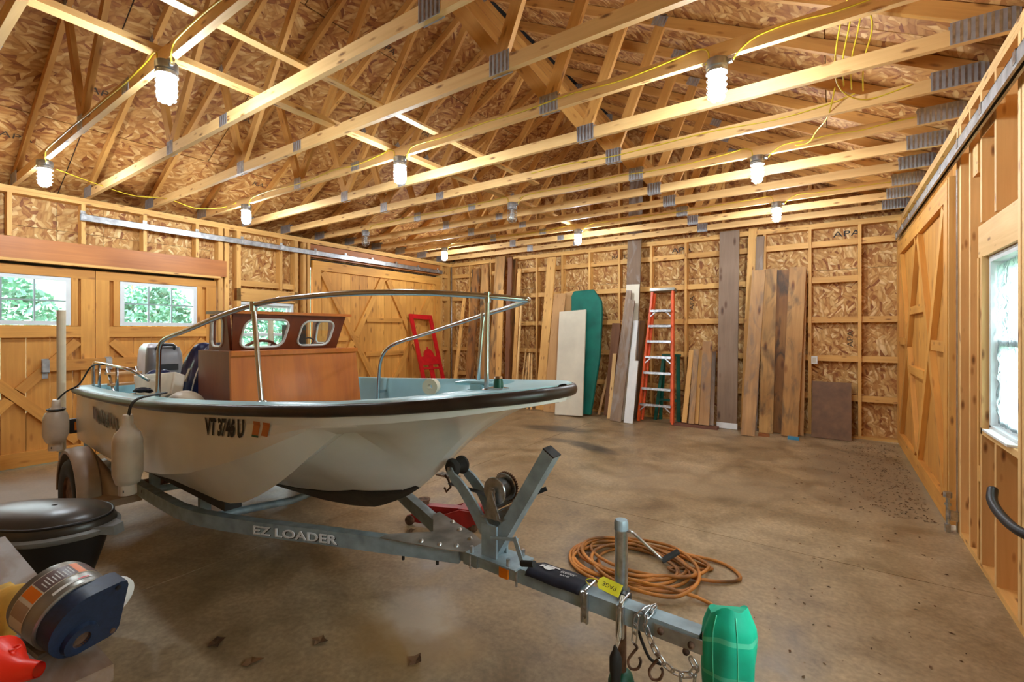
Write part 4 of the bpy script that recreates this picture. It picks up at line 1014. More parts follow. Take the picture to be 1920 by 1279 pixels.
# helm fittings seen through the glass
wh = MB().tube([L_(2.62, -.06, 1.285) + Vector((.17 * math.cos(a) * .35, .17 * math.cos(a) * 0 + .17 * math.sin(a), .17 * math.cos(a))) for a in [2 * math.pi * i / 28 for i in range(28)]], .012, 8, closed=True)
for a in (0.5, 2.6, 4.7): wh.cyl(L_(2.62, -.06, 1.285), L_(2.62, -.06, 1.285) + Vector((.17 * math.cos(a) * .35, .17 * math.sin(a), .17 * math.cos(a))), .008, 6)
wh.build('steering_wheel', 'mahogany_dark', boat, True)
ds = MB(); ds.box(L_(2.46, .13, cz + .105), (.09, .14, .15)); ds.box(L_(2.46, .13, cz + .015), (.04, .05, .03)); ds.box(L_(2.46, .13, cz + .165), (.10, .11, .012)); ds.build('depth_sounder', 'black', boat)
MB().tube(smooth_path([L_(2.46, .19, cz + .06), L_(2.45, .24, cz + .08), L_(2.44, .28, cz + .06), L_(2.45, .25, cz + .02), L_(2.48, .22, cz + .01)], 5), .005, 6).build('sounder_cable', 'black', boat, True)
MB().box(L_(2.58, -.25, cz + .05), (.05, .08, .06)).build('switch_panel', 'galv', boat)

# ---------------- gear in and on the boat
# pull a place in the boat frame to the world
BM = Matrix.Translation(BO) @ Matrix.Rotation(BH, 4, 'Z')
W_ = lambda s, v, z: BM @ L_(s, v, z)
def fender(name, label, top, length, r_, tilt=(0, 0)):
    t = thing(name, label, 'fender', top, (tilt[0], tilt[1], 0), 'boat fenders')
    pr_ = [(0, 0), (.022, 0), (.026, -.012), (.026, -.055), (.034, -.064), (r_ * .55, -.080), (r_ * .86, -.105), (r_, -.145), (r_ * 1.01, -length * .5), (r_, -length + .125), (r_ * .88, -length + .095), (.055, -length + .068), (.042, -length + .06), (.042, -length + .004), (.03, -length), (0, -length)]
    MB().lathe(pr_, 28).build('fender_body', 'fender_vinyl', t, True, angle=50)
    MB().lathe([(.0, 0), (.008, 0), (.008, .003), (0, .003)], 10, Matrix.Translation((.03, -.028, -length + .03)) @ Matrix.Rotation(R(90), 4, 'X')).build('eyelet', 'black', t)
    return t
f1 = fender('boat_fender', 'large beige vinyl fender hanging by a black line in front of the trailer wheel', W_(2.30, -.93, 1.048), .455, .071)
f1l = smooth_path([(.0, 0, -.015), (.006, .01, .05), (.01, .04, .085), (.02, .10, .10), (-.05, .20, .10)], 6)
MB().tube(f1l, .005, 6).build('fender_line', 'black', f1, True); MB().tube([p + Vector((.018, 0, 0)) for p in f1l], .005, 6).build('fender_line', 'black', f1, True)
f2 = fender('boat_fender', 'scuffed beige vinyl fender hanging off the boat stern corner', W_(4.02, -.948, .985), .40, .076, (R(0), R(4)))
MB().tube(smooth_path([(0, 0, -.01), (.02, .05, .06), (.06, .12, .12), (.10, .18, .26), (.28, .21, .30)], 6), .006, 6).build('fender_line', 'black', f2, True)
MB().tube([(.05 * math.cos(a), .05 * math.sin(a), -.075) for a in [2 * math.pi * i / 14 for i in range(14)]], .008, 6, closed=True).build('line_turn', 'black', f2, True)
# round fender lying against the console
o = MB().lathe([(.105 * math.sin(a), -.105 * math.cos(a)) for a in [math.pi * i / 14 for i in range(15)]], 26, Matrix.Scale(1.6, 4, (1, 0, 0)))
q = o.build('buoy_ball', 'vinyl', None, True); q.location = W_(2.44, -.600, 1.035); q.rotation_euler = (0, 0, BH)
tag(q, 'rounded tan vinyl buoy lying beside the mahogany console', 'buoy', None)
# wedge seat cushion propped along the side deck
qd = [L_(3.62, -.57, 1.175), L_(2.76, -.56, 1.245), L_(2.66, -.615, 1.10), L_(2.86, -.655, 1.02), L_(3.2, -.66, 1.02)]
nq = (qd[1] - qd[0]).cross(qd[3] - qd[0]).normalized(); nq = nq if nq.y > 0 else -nq
cu = MB().add(qd + [p + nq * .075 for p in qd], [(4, 3, 2, 1, 0), (5, 6, 7, 8, 9)] + [(i, (i + 1) % 5, 5 + (i + 1) % 5, 5 + i) for i in range(5)]).build('seat_cushion', 'vinyl', None, True, angle=40)
cu.matrix_basis = BM
bv = cu.modifiers.new('bevel', 'BEVEL'); bv.width = .012; bv.segments = 3
tag(cu, 'beige vinyl seat cushion propped against the navy cover', 'cushion')
# navy canvas cover bunched behind the console
rr = random.Random(11)
def tarp(name, label, c, sx, sy, sz, seed, ridges=7):
    rr = random.Random(seed); ph = [rr.uniform(0, 6.28) for _ in range(6)]; rows = []
    for j in range(17):
        t = j / 16 * math.pi / 2
        row = []
        for i in range(40):
            a = 2 * math.pi * i / 40
            w = 1 + .10 * math.sin(ridges * a + ph[0] + 2 * t) * math.sin(t * 1.9) + .06 * math.sin(3 * a + ph[1]) + .04 * math.sin(13 * a + ph[2] + 5 * t)
            rad = math.sin(t) ** .8
            row.append((sx * rad * math.cos(a) * w, sy * rad * math.sin(a) * w, sz * (math.cos(t) ** .8) * (1 + .12 * math.sin(5 * a + ph[3]) * rad)))
        rows.append(row)
    o = MB().grid(rows, closed_u=True).build(name, 'navy', None, True); o.matrix_basis = BM @ Matrix.Translation(c); return tag(o, label, 'cover', None)
t1 = tarp('canvas_cover', 'navy canvas cover bunched up behind the mahogany console', L_(3.03, -.235, .735), .33, .205, .69, 3)
MB().tube(smooth_path([(.12, -.20, .12), (.14, -.16, .42), (.12, -.08, .60), (.09, 0, .66)], 5), .006, 6).build('tie_cord', 'cream', t1, True)
MB().box((.03, -.165, .46), (.035, .012, .10), Matrix.Rotation(R(-20), 3, 'X')).build('strap_buckle', 'tan_plastic', t1)
t2 = tarp('canvas_cover', 'small bundle of navy canvas in the boat stern beside the ladder', L_(3.66, -.38, .735), .16, .16, .46, 8, 9)

# dark rope bunched at the foot of the aft rail leg
rr = random.Random(17); pts = [L_(2.73 + .07 * math.cos(i * .9) + rr.uniform(-.02, .02) + .10 * i / 40, -.735 + .035 * math.sin(i * .9) + rr.uniform(-.01, .01), z_g(2.7) + .026 + .018 * abs(math.sin(i * .37))) for i in range(40)]
ro = MB().tube([BM @ p for p in smooth_path(pts, 4)], .0055, 6).build('rope', 'navy_cloth', None, True, origin=tuple(BM @ L_(2.68, -.715, z_g(2.7) + .015)))
tag(ro, 'dark rope bunched on the boat side deck at the foot of the bow rail', 'rope')

# ---------------- outboard motor on the transom
om = thing('outboard_motor', 'white and grey outboard motor on the boat transom', 'outboard motor', W_(4.50, -.13, .35), (0, 0, BH))
om.scale = (.88, .80, 1.0)
def loft(secs, n=8, ex=.35):
    rows = []
    for (z, x0, x1, hw, r_) in secs:
        w, l = hw * 2, x1 - x0
        rows.append([(x0 + l / 2 + a, b, z) for a, b in rrect(l, w, min(r_, w / 2.05, l / 2.05), n)])
    return rows
cow = loft([(.60, -.22, .20, .15, .08), (.64, -.24, .22, .17, .09), (.80, -.25, .22, .18, .09), (.94, -.24, .20, .175, .09), (1.02, -.22, .15, .16, .08), (1.055, -.18, .10, .13, .07), (1.06, -.1, .02, .06, .04)])
MB().grid(cow, closed_u=True).build('cowl', 'outboard_white', om, True, angle=35)
gr_ = loft([(.68, .05, .232, .186, .09), (.78, .05, .236, .19, .09), (.95, .05, .215, .182, .09), (1.02, .05, .165, .165, .08)])
MB().grid(gr_, closed_u=True).build('cowl_front', 'outboard_grey', om, True, angle=35)
band = loft([(.70, -.258, .05, .187, .09), (.79, -.258, .05, .189, .09)]); MB().grid(band, closed_u=True).build('cowl_stripe', 'decal_brown', om, True)
MB().tube(smooth_path([(.18, -.09, 1.0), (.20, -.07, 1.04), (.20, .07, 1.04), (.18, .09, 1.0)], 5), .014, 8).build('grab_handle', 'black', om, True)
MB().box((.235, 0, .83), (.012, .22, .06)).build('air_intake', 'black', om)
MB().grid(loft([(.60, -.15, .13, .10, .06), (.45, -.12, .09, .06, .04), (.10, -.10, .06, .045, .03), (-.05, -.11, .05, .035, .03)]), closed_u=True).build('leg', 'outboard_white', om, True, angle=35)
MB().box((.17, 0, .62), (.12, .22, .22)).build('clamp_bracket', 'outboard_grey', om)
MB().lathe([(0, .20), (.03, .16), (.042, .05), (.04, -.12), (.0, -.14)], 16, Matrix.Translation((-.03, 0, -.05)) @ Matrix.Rotation(R(90), 4, 'Y')).build('gearcase', 'outboard_white', om, True)
pp = MB()
for a in (0, 2.094, 4.189): pp.add([Vector((-.17, .03 * math.cos(a), -.05 + .03 * math.sin(a))), Vector((-.20, .12 * math.cos(a - .5), -.05 + .12 * math.sin(a - .5))), Vector((-.17, .13 * math.cos(a + .3), -.05 + .13 * math.sin(a + .3)))], [(0, 1, 2)])
pp.build('propeller', 'black', om)

# ================================================================== TRAILER
tr = thing('boat_trailer', 'grey galvanised boat trailer with raised lettering, winch post and tongue jack', 'trailer', BO, (0, 0, BH))
zt_ = .44
MB().mm(L_(.80, -.034, zt_ - .068), L_(-.58, .034, zt_)).build('tongue', 'trailer', tr)
def sweep_rect(path, w, h):
    rows = []; P = [Vector(p) for p in path]
    for i, p in enumerate(P):
        t = (P[min(i + 1, len(P) - 1)] - P[max(i - 1, 0)]).normalized(); n = Vector((-t.y, t.x, 0)).normalized()
        rows.append([p + n * w / 2, p - n * w / 2, p - n * w / 2 - Vector((0, 0, h)), p + n * w / 2 - Vector((0, 0, h))])
    m = MB().grid(rows, closed_u=True); m.add(rows[0], [(0, 1, 2, 3)]); m.add(rows[-1], [(3, 2, 1, 0)])
    return m
rp_ = [(.58, .02), (.75, .085), (1.0, .185), (1.35, .32), (1.7, .465), (1.95, .555), (2.15, .615), (2.38, .648), (2.7, .655), (3.1, .655), (4.15, .655)]
for sg in (-1, 1):
    sweep_rect([L_(s, sg * v, zt_ - .002 * sg - .004) for s, v in rp_], .055, .08).build('side_rail', 'trailer', tr, True, angle=25)
for s in (2.25, 3.15, 4.05):
    MB().tube([L_(s, -.64, .36), L_(s, -.3, .33), L_(s, 0, .30), L_(s, .3, .33), L_(s, .64, .36)], .026, 8).build('cross_member', 'trailer', tr, True)
for sg in (-1, 1):
    MB().beam(L_(1.85, sg * .56, .525), L_(4.15, sg * .56, .515), .09, .05).build('bunk', 'rubber', tr)
    for s in (2.25, 3.15, 4.05): MB().mm(L_(s + .02, sg * .56 - .03, .33), L_(s - .02, sg * .56 + .03, .50)).build('bunk_bracket', 'trailer', tr)
g = MB(); g.prism([(0.48, -.055), (.62, -.115), (.97, -.215), (.97, -.165), (.80, 0), (.97, .165), (.97, .215), (.62, .115), (.48, .055)], Matrix.Translation((0, 0, zt_ + .0005)) @ Matrix.Diagonal((-1, 1, 1, 1)), .006); g.build('gusset_plate', 'trailer_top', tr)
for s, v in ((.58, -.05), (.66, -.09), (.76, -.12), (.58, .05), (.70, .10), (.80, .15)):
    MB().lathe([(0, .012), (.008, .011), (.013, .004), (.014, 0)], 12, Matrix.Translation(L_(s, v, zt_ + .006))).build('bolt', 'zinc', tr, True)
for s, v in ((.70, -.066), (.88, -.137)): MB().cyl(L_(s, v, zt_ - .082), L_(s, v, zt_ - .115), .008, 8).build('bolt', 'black', tr)
# raised lettering on the near rail
def rail_face(x):
    s = 1.73 - x; v = ip(s, [q[0] for q in rp_], [q[1] for q in rp_]); return s, v
rl_ = text_mesh('raised_letter', 'EZ LOADER', .066, 'white_vinyl', tr, extrude=.003, sx=1.46, bold=.0006, fn=lambda p: (lambda s, v: L_(s, -(v + .0325 + p.z), zt_ - .068 + p.y))(*rail_face(p.x)))
split_loose(rl_)
text_mesh('lettering_shadow_outline', 'EZ LOADER', .066, 'ink', tr, extrude=.0, sx=1.46, bold=.0012, fn=lambda p: (lambda s, v: L_(s - .004, -(v + .0295 + p.z), zt_ - .071 + p.y))(*rail_face(p.x)))  # flat dark offset copy: outline and painted-in shadow of the raised letters
MB().cyl(L_(2.98, -.6805, .405), L_(2.98, -.684, .405), .010, 12).build('rail_hole', 'black', tr)
# axle, wheels, mudguards
MB().mm(L_(3.63, -.86, .26), L_(3.57, .86, .32)).build('axle', 'rust', tr)
for sg in (-1, 1):
    for ss in (.18,): MB().tube(smooth_path([L_(3.25, sg * .655, .34), L_(3.45, sg * .655, .27), L_(3.6, sg * .655, .25), L_(3.75, sg * .655, .27), L_(3.95, sg * .655, .34)], 4), .02, 8).build('leaf_spring', 'rust', tr, True)
    base = Matrix.Translation(L_(3.60, sg * .888, .292)) @ Matrix.Rotation(R(90), 4, 'X')
    wheel = MB().lathe([(.165, -.065), (.19, -.074), (.25, -.078), (.275, -.070), (.290, -.05), (.292, 0), (.290, .05), (.275, .070), (.25, .078), (.19, .074), (.165, .065)], 40, base).build('tyre', 'rubber', tr, True, angle=50)
    rim = MB().lathe([(.0, .035 * sg), (.05, .05 * sg), (.09, .04 * sg), (.10, .02 * sg), (.15, .03 * sg), (.165, .060 * sg), (.172, .066 * sg), (.172, -.066 * sg), (.165, -.065 * sg), (.16, -.05 * sg), (.0, -.05 * sg)], 32, base).build('wheel_rim', 'rust', wheel, True, angle=40)
    # moulded plastic mudguard with step feet
    prof = []
    arc = [(R(a), .335) for a in range(-5, 186, 10)]
    rows = []
    for v0, dz in ((.832, 0), (.842, .010), (.89, .016), (.948, .010), (.960, 0), (.960, -.022)):
        rows.append([L_(3.60 - (.330 + dz) * math.cos(a) * 1.0, sg * v0, .33 + (.335 + dz) * math.sin(a) * .95) for a, _ in arc])
    mg = MB().grid(rows)
    for e in (1,):
        x0 = 3.60 - e * .335; x1 = 3.60 - e * .46
        mg.add([L_(x0, sg * .80, .27), L_(x0, sg * .955, .27), L_(x1, sg * .955, .27), L_(x1, sg * .80, .27), L_(x0, sg * .80, .36), L_(x0, sg * .955, .36), L_(x1, sg * .945, .345), L_(x1, sg * .80, .345)],
               [(0, 1, 2, 3), (4, 7, 6, 5), (0, 4, 5, 1), (2, 6, 7, 3), (1, 5, 6, 2), (3, 7, 4, 0)])
        mg.add([L_(x0, sg * .64, .30), L_(x0, sg * .80, .30), L_(x1, sg * .80, .30), L_(x1, sg * .64, .30), L_(x0, sg * .64, .345), L_(x0, sg * .80, .36), L_(x1, sg * .80, .345), L_(x1, sg * .64, .345)],
               [(0, 1, 2, 3), (4, 7, 6, 5), (0, 4, 5, 1), (2, 6, 7, 3), (1, 5, 6, 2), (3, 7, 4, 0)])
    mg.grid([[L_(3.60 - .330 * math.cos(a), sg * .832, .33 + .330 * math.sin(a) * .95) for a, _ in arc[:12]], [L_(3.60 - .44 * math.cos(a) * .99, sg * .72, .345 + .10 * math.sin(a)) for a, _ in arc[:12]]])
    mo = mg.build('mudguard', 'tan_plastic', tr, True, angle=35)
    sd = mo.modifiers.new('solid', 'SOLIDIFY'); sd.thickness = .008; sd.offset = 0
    # guide post: pvc sleeve on a bent steel arm
    MB().cyl(L_(4.335, sg * .865, .52), L_(4.33, sg * .868, 1.70), .029, 18).build('guide_post', 'pvc', tr, True, angle=40)
    MB().tube(smooth_path([L_(4.08, sg * .66, .38), L_(4.2, sg * .80, .38), L_(4.32, sg * .86, .41), L_(4.335, sg * .865, .54)], 5), .017, 8).build('guide_arm', 'trailer', tr, True)
# tail light box and red marker glimpsed below the stern
tl = MB().box(L_(4.33, -.72, .72), (.05, .20, .12)).build('tail_light', 'black', tr); MB().box(L_(4.301, -.72, .72), (.008, .14, .07)).build('light_lens', 'amber', tl); MB().beam(L_(4.13, -.66, .40), L_(4.32, -.70, .44), .04, .02).beam(L_(4.33, -.70, .43), L_(4.335, -.71, .66), .04, .02, (1, 0, 0)).build('light_bracket', 'trailer', tr)
# winch post
PB, PT = L_(.375, 0, .462), L_(.055, 0, .985)
MB().beam(PB, PT, .062, .062).build('winch_post', 'trailer', tr)
cap = (PT - PB).normalized(); MB().beam(PT, PT + cap * .006, .064, .064).build('post_cap', 'rubber', tr)
bs = MB(); bs.mm(L_(.50, -.075, zt_), L_(.20, .075, zt_ + .008)); bs.mm(L_(.42, -.048, zt_ + .008), L_(.33, -.034, .60)); bs.mm(L_(.42, .034, zt_ + .008), L_(.33, .048, .60)); bs.build('post_base', 'trailer', tr)
for s in (.47, .25):
    for v in (-.06, .06): MB().cyl(L_(s, v, zt_ + .008), L_(s, v, zt_ + .04), .009, 8).build('bolt', 'zinc', tr)
MB().tube([L_(.50, -.037, zt_), L_(.50, -.037, zt_ - .085)], .006, 6).build('u_bolt', 'zinc', tr); MB().tube([L_(.22, -.037, zt_), L_(.22, -.037, zt_ - .085)], .006, 6).build('u_bolt', 'zinc', tr)
MB().mm(L_(.545, -.040, zt_ - .075), L_(.455, .040, zt_ + .003)).build('tongue_sleeve', 'trailer', tr)
MB().mm(L_(.315, -.046, zt_ - .066), L_(.265, -.034, zt_ - .005)).build('side_reflector', 'amber', tr)
for sg in (-1, 1):
    v = sg * .05
    arm = [L_(.40, sg * .036, .56), L_(.48, v, .68), L_(.555, v, .755), L_(.60, v, .785), L_(.626, v, .825)]
    rows = []
    P = smooth_path(arm, 4)
    for i, p in enumerate(P):
        t = (P[min(i + 1, len(P) - 1)] - P[max(i - 1, 0)]).normalized(); n = Vector((0, 1, 0)).cross(t).normalized(); hh = .036 - .018 * i / len(P)
        rows.append([p + n * hh + Vector((0, .006, 0)), p + n * hh - Vector((0, .006, 0)), p - n * hh - Vector((0, .006, 0)), p - n * hh + Vector((0, .006, 0))])
    a = MB().grid(rows, closed_u=True); a.add(rows[0], [(0, 1, 2, 3)]); a.add(rows[-1], [(3, 2, 1, 0)]); a.build('roller_arm', 'trailer', tr, True, angle=35)
MB().lathe([(.0, -.052), (.036, -.052), (.046, -.04), (.046, -.028), (.03, -.014), (.022, 0), (.03, .014), (.046, .028), (.046, .04), (.036, .052), (0, .052)], 24, Matrix.Translation(L_(.622, 0, .828)) @ Matrix.Rotation(R(90), 4, 'X')).build('bow_roller', 'rubber', tr, True, angle=40)
MB().cyl(L_(.622, -.064, .828), L_(.622, .064, .828), .010, 10).build('roller_pin', 'zinc', tr)
wc = L_(.345, 0, .765); wb_ = Matrix.Translation(wc) @ Matrix.Rotation(R(90), 4, 'X')
win = MB().lathe([(.0, -.045), (.062, -.045), (.066, -.040), (.062, -.036), (.022, -.034), (.022, .034), (.062, .036), (.066, .040), (.062, .045), (0, .045)], 30, wb_).build('winch_drum', 'zinc', tr, True, angle=40)
MB().lathe([(.022, -.032), (.047, -.031), (.05, 0), (.047, .031), (.022, .032)], 26, wb_).build('winch_strap', 'black', win, True, angle=40)
th = MB()
for i in range(36):
    a = 2 * math.pi * i / 36; th.box(wc + Vector((.068 * math.cos(a), .051, .068 * math.sin(a))), (.006, .008, .006))
th.lathe([(.02, .047), (.066, .047), (.066, .056), (.02, .056)], 36, Matrix.Translation(wc) @ Matrix.Rotation(R(-90), 4, 'X')); th.build('winch_gear', 'rust', win)
fr = MB(); fr.prism([(-.014, 0), (.014, 0), (.045, -.14), (-.03, -.14)], frame((-1, 0, 0), (0, 0, 1), (0, 1, 0), wc + Vector((0, -.064, .02))), .005); fr.prism([(-.03, 0), (.03, 0), (.065, -.14), (-.065, -.14)], frame((-1, 0, 0), (0, 0, 1), (0, 1, 0), wc + Vector((0, .060, .02))), .005)
fr.mm(wc + Vector((-.06, -.064, -.125)), wc + Vector((.06, .064, -.119))); fr.cyl(wc + Vector((0, -.075, 0)), wc + Vector((0, .072, 0)), .009, 10); fr.cyl(wc + Vector((.035, -.07, -.075)), wc + Vector((.035, .07, -.075)), .008, 10); fr.cyl(wc + Vector((-.03, -.07, -.09)), wc + Vector((-.03, .07, -.09)), .008, 10)
fr.build('winch_frame', 'zinc', tr)
MB().beam(wc + Vector((0, -.071, 0)), wc + Vector((.05, -.071, -.11)), .014, .005, (0, 1, 0)).build('winch_pawl', 'zinc', tr)
ch = MB(); ch.cyl(wc + Vector((.035, .07, -.075)), wc + Vector((.035, .10, -.075)), .008, 8); ch.beam(wc + Vector((.035, .095, -.075)), wc + Vector((.20, .10, .015)), .02, .006, (0, 1, 0)); ch.build('winch_crank', 'black', tr)
ck2 = MB(); ck2.cyl(L_(.36, -.05, .545), L_(.20, -.055, .58), .008, 8); ck2.beam(L_(.215, -.06, .59), L_(.165, -.065, .485), .022, .006, (0, 1, 0)); ck2.build('bow_crank_arm', 'trailer', tr)
MB().cyl(L_(.165, -.07, .49), L_(.09, -.085, .515), .014, 12).build('crank_grip', 'rubber', tr, True, angle=40)
# bow strap from the drum to the bow eye
MB().grid([[p + Vector((0, .02, 0)), p - Vector((0, .02, 0))] for p in [wc + Vector((-.03, 0, -.05)), L_(.48, 0, .725), L_(.60, 0, .725), L_(.68, 0, .73)]]).build('bow_strap', 'rubber', tr, recalc=False)
MB().tube([L_(.71, .0, .765), L_(.685, 0, .745), L_(.67, 0, .71), L_(.70, 0, .68), L_(.715, 0, .70)], .006, 8).build('strap_hook', 'rust', tr, True)
# safety chain for the bow, low on the gusset
# tongue jack beside the beam
jp = L_(-.235, .085, 0)
MB().cyl(jp + Vector((0, 0, .36)), jp + Vector((0, 0, .715)), .0265, 20).build('jack_tube', 'zinc', tr, True, angle=40)
MB().lathe([(.0, .022), (.024, .018), (.029, .006), (.029, -.022)], 20, Matrix.Translation(jp + Vector((0, 0, .712)))).build('jack_cap', 'trailer', tr, True, angle=40)
jc = MB(); jc.cyl(jp + Vector((.02, 0, .69)), jp + Vector((.05, 0, .69)), .007, 8); jc.tube(smooth_path([jp + Vector((.045, 0, .69)), jp + Vector((.06, .005, .68)), jp + Vector((.17, .02, .60))], 4), .0065, 8); jc.build('jack_crank', 'zinc', tr, True)
MB().cyl(jp + Vector((.165, .02, .597)), jp + Vector((.215, .07, .63)), .0115, 12).build('crank_grip', 'rubber', tr, True, angle=40)
MB().cyl(jp + Vector((0, 0, .10)), jp + Vector((0, 0, .36)), .021, 18).build('jack_leg', 'rust', tr, True, angle=40)
MB().lathe([(0, .0), (.055, 0), (.055, .05), (.045, .085), (.026, .10), (0, .10)], 20, Matrix.Translation(jp + Vector((0, 0, .0)))).build('jack_foot', 'green_paint', tr, True, angle=40)
jm = MB(); jm.mm(L_(-.18, .034, zt_ - .075), L_(-.29, .060, zt_ + .01)); jm.lathe([(.027, -.02), (.036, -.02), (.036, .02), (.027, .02), (.027, -.02)], 20, Matrix.Translation(jp + Vector((0, 0, zt_ - .02)))); jm.build('jack_mount', 'black', tr)
for s in (-.130, -.285):
    cp = MB(); cp.box(L_(s, -.040, zt_ - .055), (.030, .008, .125)); cp.box(L_(s + .012, -.047, zt_ - .055), (.005, .008, .125)); cp.box(L_(s - .012, -.047, zt_ - .055), (.005, .008, .125))
    for dz in (.045, -.012, -.045): cp.cyl(L_(s, -.044, zt_ - .05 + dz), L_(s, -.052, zt_ - .05 + dz), .006, 8)
    cp.cyl(L_(s, -.04, zt_ + .012), L_(s, .05, zt_ + .012), .005, 8); cp.build('jack_clamp', 'zinc', tr)
# coupler with bolts, under the green net bag
cpl = MB(); cpl.mm(L_(-.42, -.042, zt_ - .062), L_(-.64, -.036, zt_ - .012)); cpl.mm(L_(-.42, .036, zt_ - .062), L_(-.64, .042, zt_ - .012)); cpl.mm(L_(-.59, -.034, zt_ - .012), L_(-.69, .034, zt_ + .012))
cpl.lathe([(0, .04), (.02, .036), (.034, .02), (.038, -.03), (.038, -.05)], 20, Matrix.Translation(L_(-.68, 0, zt_ - .01))); cpl.build('coupler', 'galv', tr, True, angle=40)
for s, z in ((-.445, zt_ - .032), (-.555, zt_ - .040)):
    MB().lathe([(0, .012), (.011, .010), (.013, 0)], 10, Matrix.Translation(L_(s, -.042, z)) @ Matrix.Rotation(R(90), 4, 'X')).build('bolt', 'rust', tr, True)
MB().lathe([(0, .012), (.011, .010), (.013, 0)], 10, Matrix.Translation(L_(-.535, -.034, zt_ - .075)) @ Matrix.Rotation(R(90), 4, 'X')).build('bolt', 'rust', tr, True)
# safety chains: hooks with loose links
lk = []
for i in range(16):
    a = 2 * math.pi * i / 16; lk.append((.0135 * math.copysign(abs(math.cos(a)) ** .8, math.cos(a)) + (.008 if math.cos(a) > 0 else -.008), .0095 * math.sin(a), 0))
link_mb = MB().tube(lk, .0034, 6, closed=True)
_lm = bpy.data.meshes.new('chain_link'); _lm.from_pydata(link_mb.v, [], link_mb.f); _lm.materials.append(M['zinc']); _lm.polygons.foreach_set('use_smooth', [True] * len(_lm.polygons))
def chain(path, parent, pitch=.031):
    P = smooth_path(path, 12); d = 0; out = []; last = P[0]; acc = 0; k = 0
    for i in range(1, len(P)):
        seg = P[i] - P[i - 1]; acc += seg.length
        if acc >= pitch:
            acc = 0; t = (P[i] - last).normalized(); mid = (P[i] + last) / 2; last = P[i]
            n = Vector((0, 1, 0)) if k % 2 else Vector((.3, 0, 1)).cross(t); n = (n - t * n.dot(t)); n = n.normalized() if n.length > .05 else t.orthogonal().normalized()
            o = bpy.data.objects.new('chain_link', _lm); o.matrix_basis = frame(t, n.cross(t), n, mid); link(o, parent); k += 1
hook = lambda c: MB().tube(smooth_path([c + Vector((0, 0, .012)), c + Vector((.012, 0, 0)), c + Vector((.0, 0, -.02)), c + Vector((-.022, -.004, -.06)), c + Vector((-.012, -.006, -.085)), c + Vector((.016, -.006, -.075)), c + Vector((.028, -.004, -.045)), c + Vector((.02, 0, -.032))], 5), .0052, 8).build('safety_chain', 'rust', tr, True)
h1 = hook(L_(-.345, -.05, .315)); chain([L_(-.40, .03, zt_ + .012), L_(-.385, -.01, zt_ + .014), L_(-.355, -.043, zt_ - .005), L_(-.348, -.047, zt_ - .06), L_(-.345, -.05, .325)], h1)
h2 = hook(L_(-.43, -.055, .315)); chain([L_(-.405, .02, zt_ + .014), L_(-.395, -.03, zt_ + .010), L_(-.385, -.046, zt_ - .02), L_(-.40, -.05, .385), L_(-.43, -.055, .335), L_(-.47, -.06, .300), L_(-.52, -.06, .290), L_(-.56, -.055, .305), L_(-.575, -.05, .335), L_(-.545, -.045, .362)], h2)
MB().tube(smooth_path([L_(-.52, -.06, .295), L_(-.525, -.062, .262), L_(-.545, -.062, .252), L_(-.565, -.06, .27), L_(-.572, -.056, .31)], 5), .005, 8).build('quick_link', 'zinc', tr, True)
# wiring plug hanging from the tongue
wp = MB()
for dx in (-.006, 0, .006): wp.tube(smooth_path([L_(-.27 + dx, .02, zt_ + .012), L_(-.285 + dx, -.03, zt_ + .012), L_(-.29, -.052, zt_ - .03), L_(-.285 + dx, -.055, .33), L_(-.272, -.055, .265)], 5), .0026, 6)
pg = wp.build('trailer_wiring', 'cream', tr, True)
MB().lathe([(0, .07), (.008, .065), (.012, .045), (.018, .035), (.024, .02), (.024, -.035), (.019, -.05), (.018, -.12), (.0, -.125)], 14, Matrix.Translation(L_(-.272, -.055, .225))).build('wiring_plug', 'rubber', pg, True, angle=40)
MB().tube(smooth_path([L_(-.35, -.02, .365), L_(-.37, -.03, .33), L_(-.40, -.03, .28), L_(-.44, -.02, .27)], 5), .006, 6).build('breakaway_cable', 'black', tr, True)

# ================================================================== THINGS STANDING AGAINST THE WALLS
YW = YB - .012
def lean(name, label, cat, mat, bottom, top, w, t=.022, layer=0, base=None, group='boards leaning on the end wall', shape=None):
    """board from a spot on the floor (pixel where its foot shows) up to the wall; base = distance of a hidden foot; layer keeps boards apart"""
    ytop = YW - .05 * layer - t * .5
    p0 = on_z(*bottom, 0.0)
    if base is not None:
        q = on_y(*bottom, base); tt = on_y(*top, ytop); p0 = Vector((q.x - (tt.x - q.x) * q.z / max(.1, tt.z - q.z), base, 0))
    p1 = on_y(*top, ytop)
    x = (p1 - p0).normalized(); n = Vector((0, -1, 0)); z = (n - x * n.dot(x)).normalized(); y = z.cross(x); L = (p1 - p0).length
    p0 = p0 + Vector((0, 0, abs(z.z) * t * .5 + abs(y.z) * w * .5 + .002))
    if shape is None: shape = [(0, -w / 2), (L, -w / 2), (L, w / 2), (0, w / 2)]
    else: shape = [(a * L, b * w) for a, b in shape]
    m = MB().prism(shape, Matrix.Translation((0, 0, -t / 2)), t).build(name, mat)
    m.matrix_basis = Matrix.Translation(p0) @ Matrix((x, y, z)).transposed().to_4x4()
    return tag(m, label, cat, group)
def wavy(seed, n=14, a=.06):
    r_ = random.Random(seed); lo = [(i / n, -.5 + r_.uniform(-a, a)) for i in range(n + 1)]; hi = [(i / n, .5 + r_.uniform(-a, a)) for i in range(n, -1, -1)]
    return lo + hi
lean('board', 'yellow pine board leaning at the far left of the end wall', 'board', 'pine', (849, 713), (872, 552), .09, layer=1, base=7.75)
lean('wood_slab', 'dark live-edge slab leaning beside the yellow pine board', 'slab', 'slab', (876, 705), (893, 505), .20, .04, 2, 7.7, shape=wavy(1))
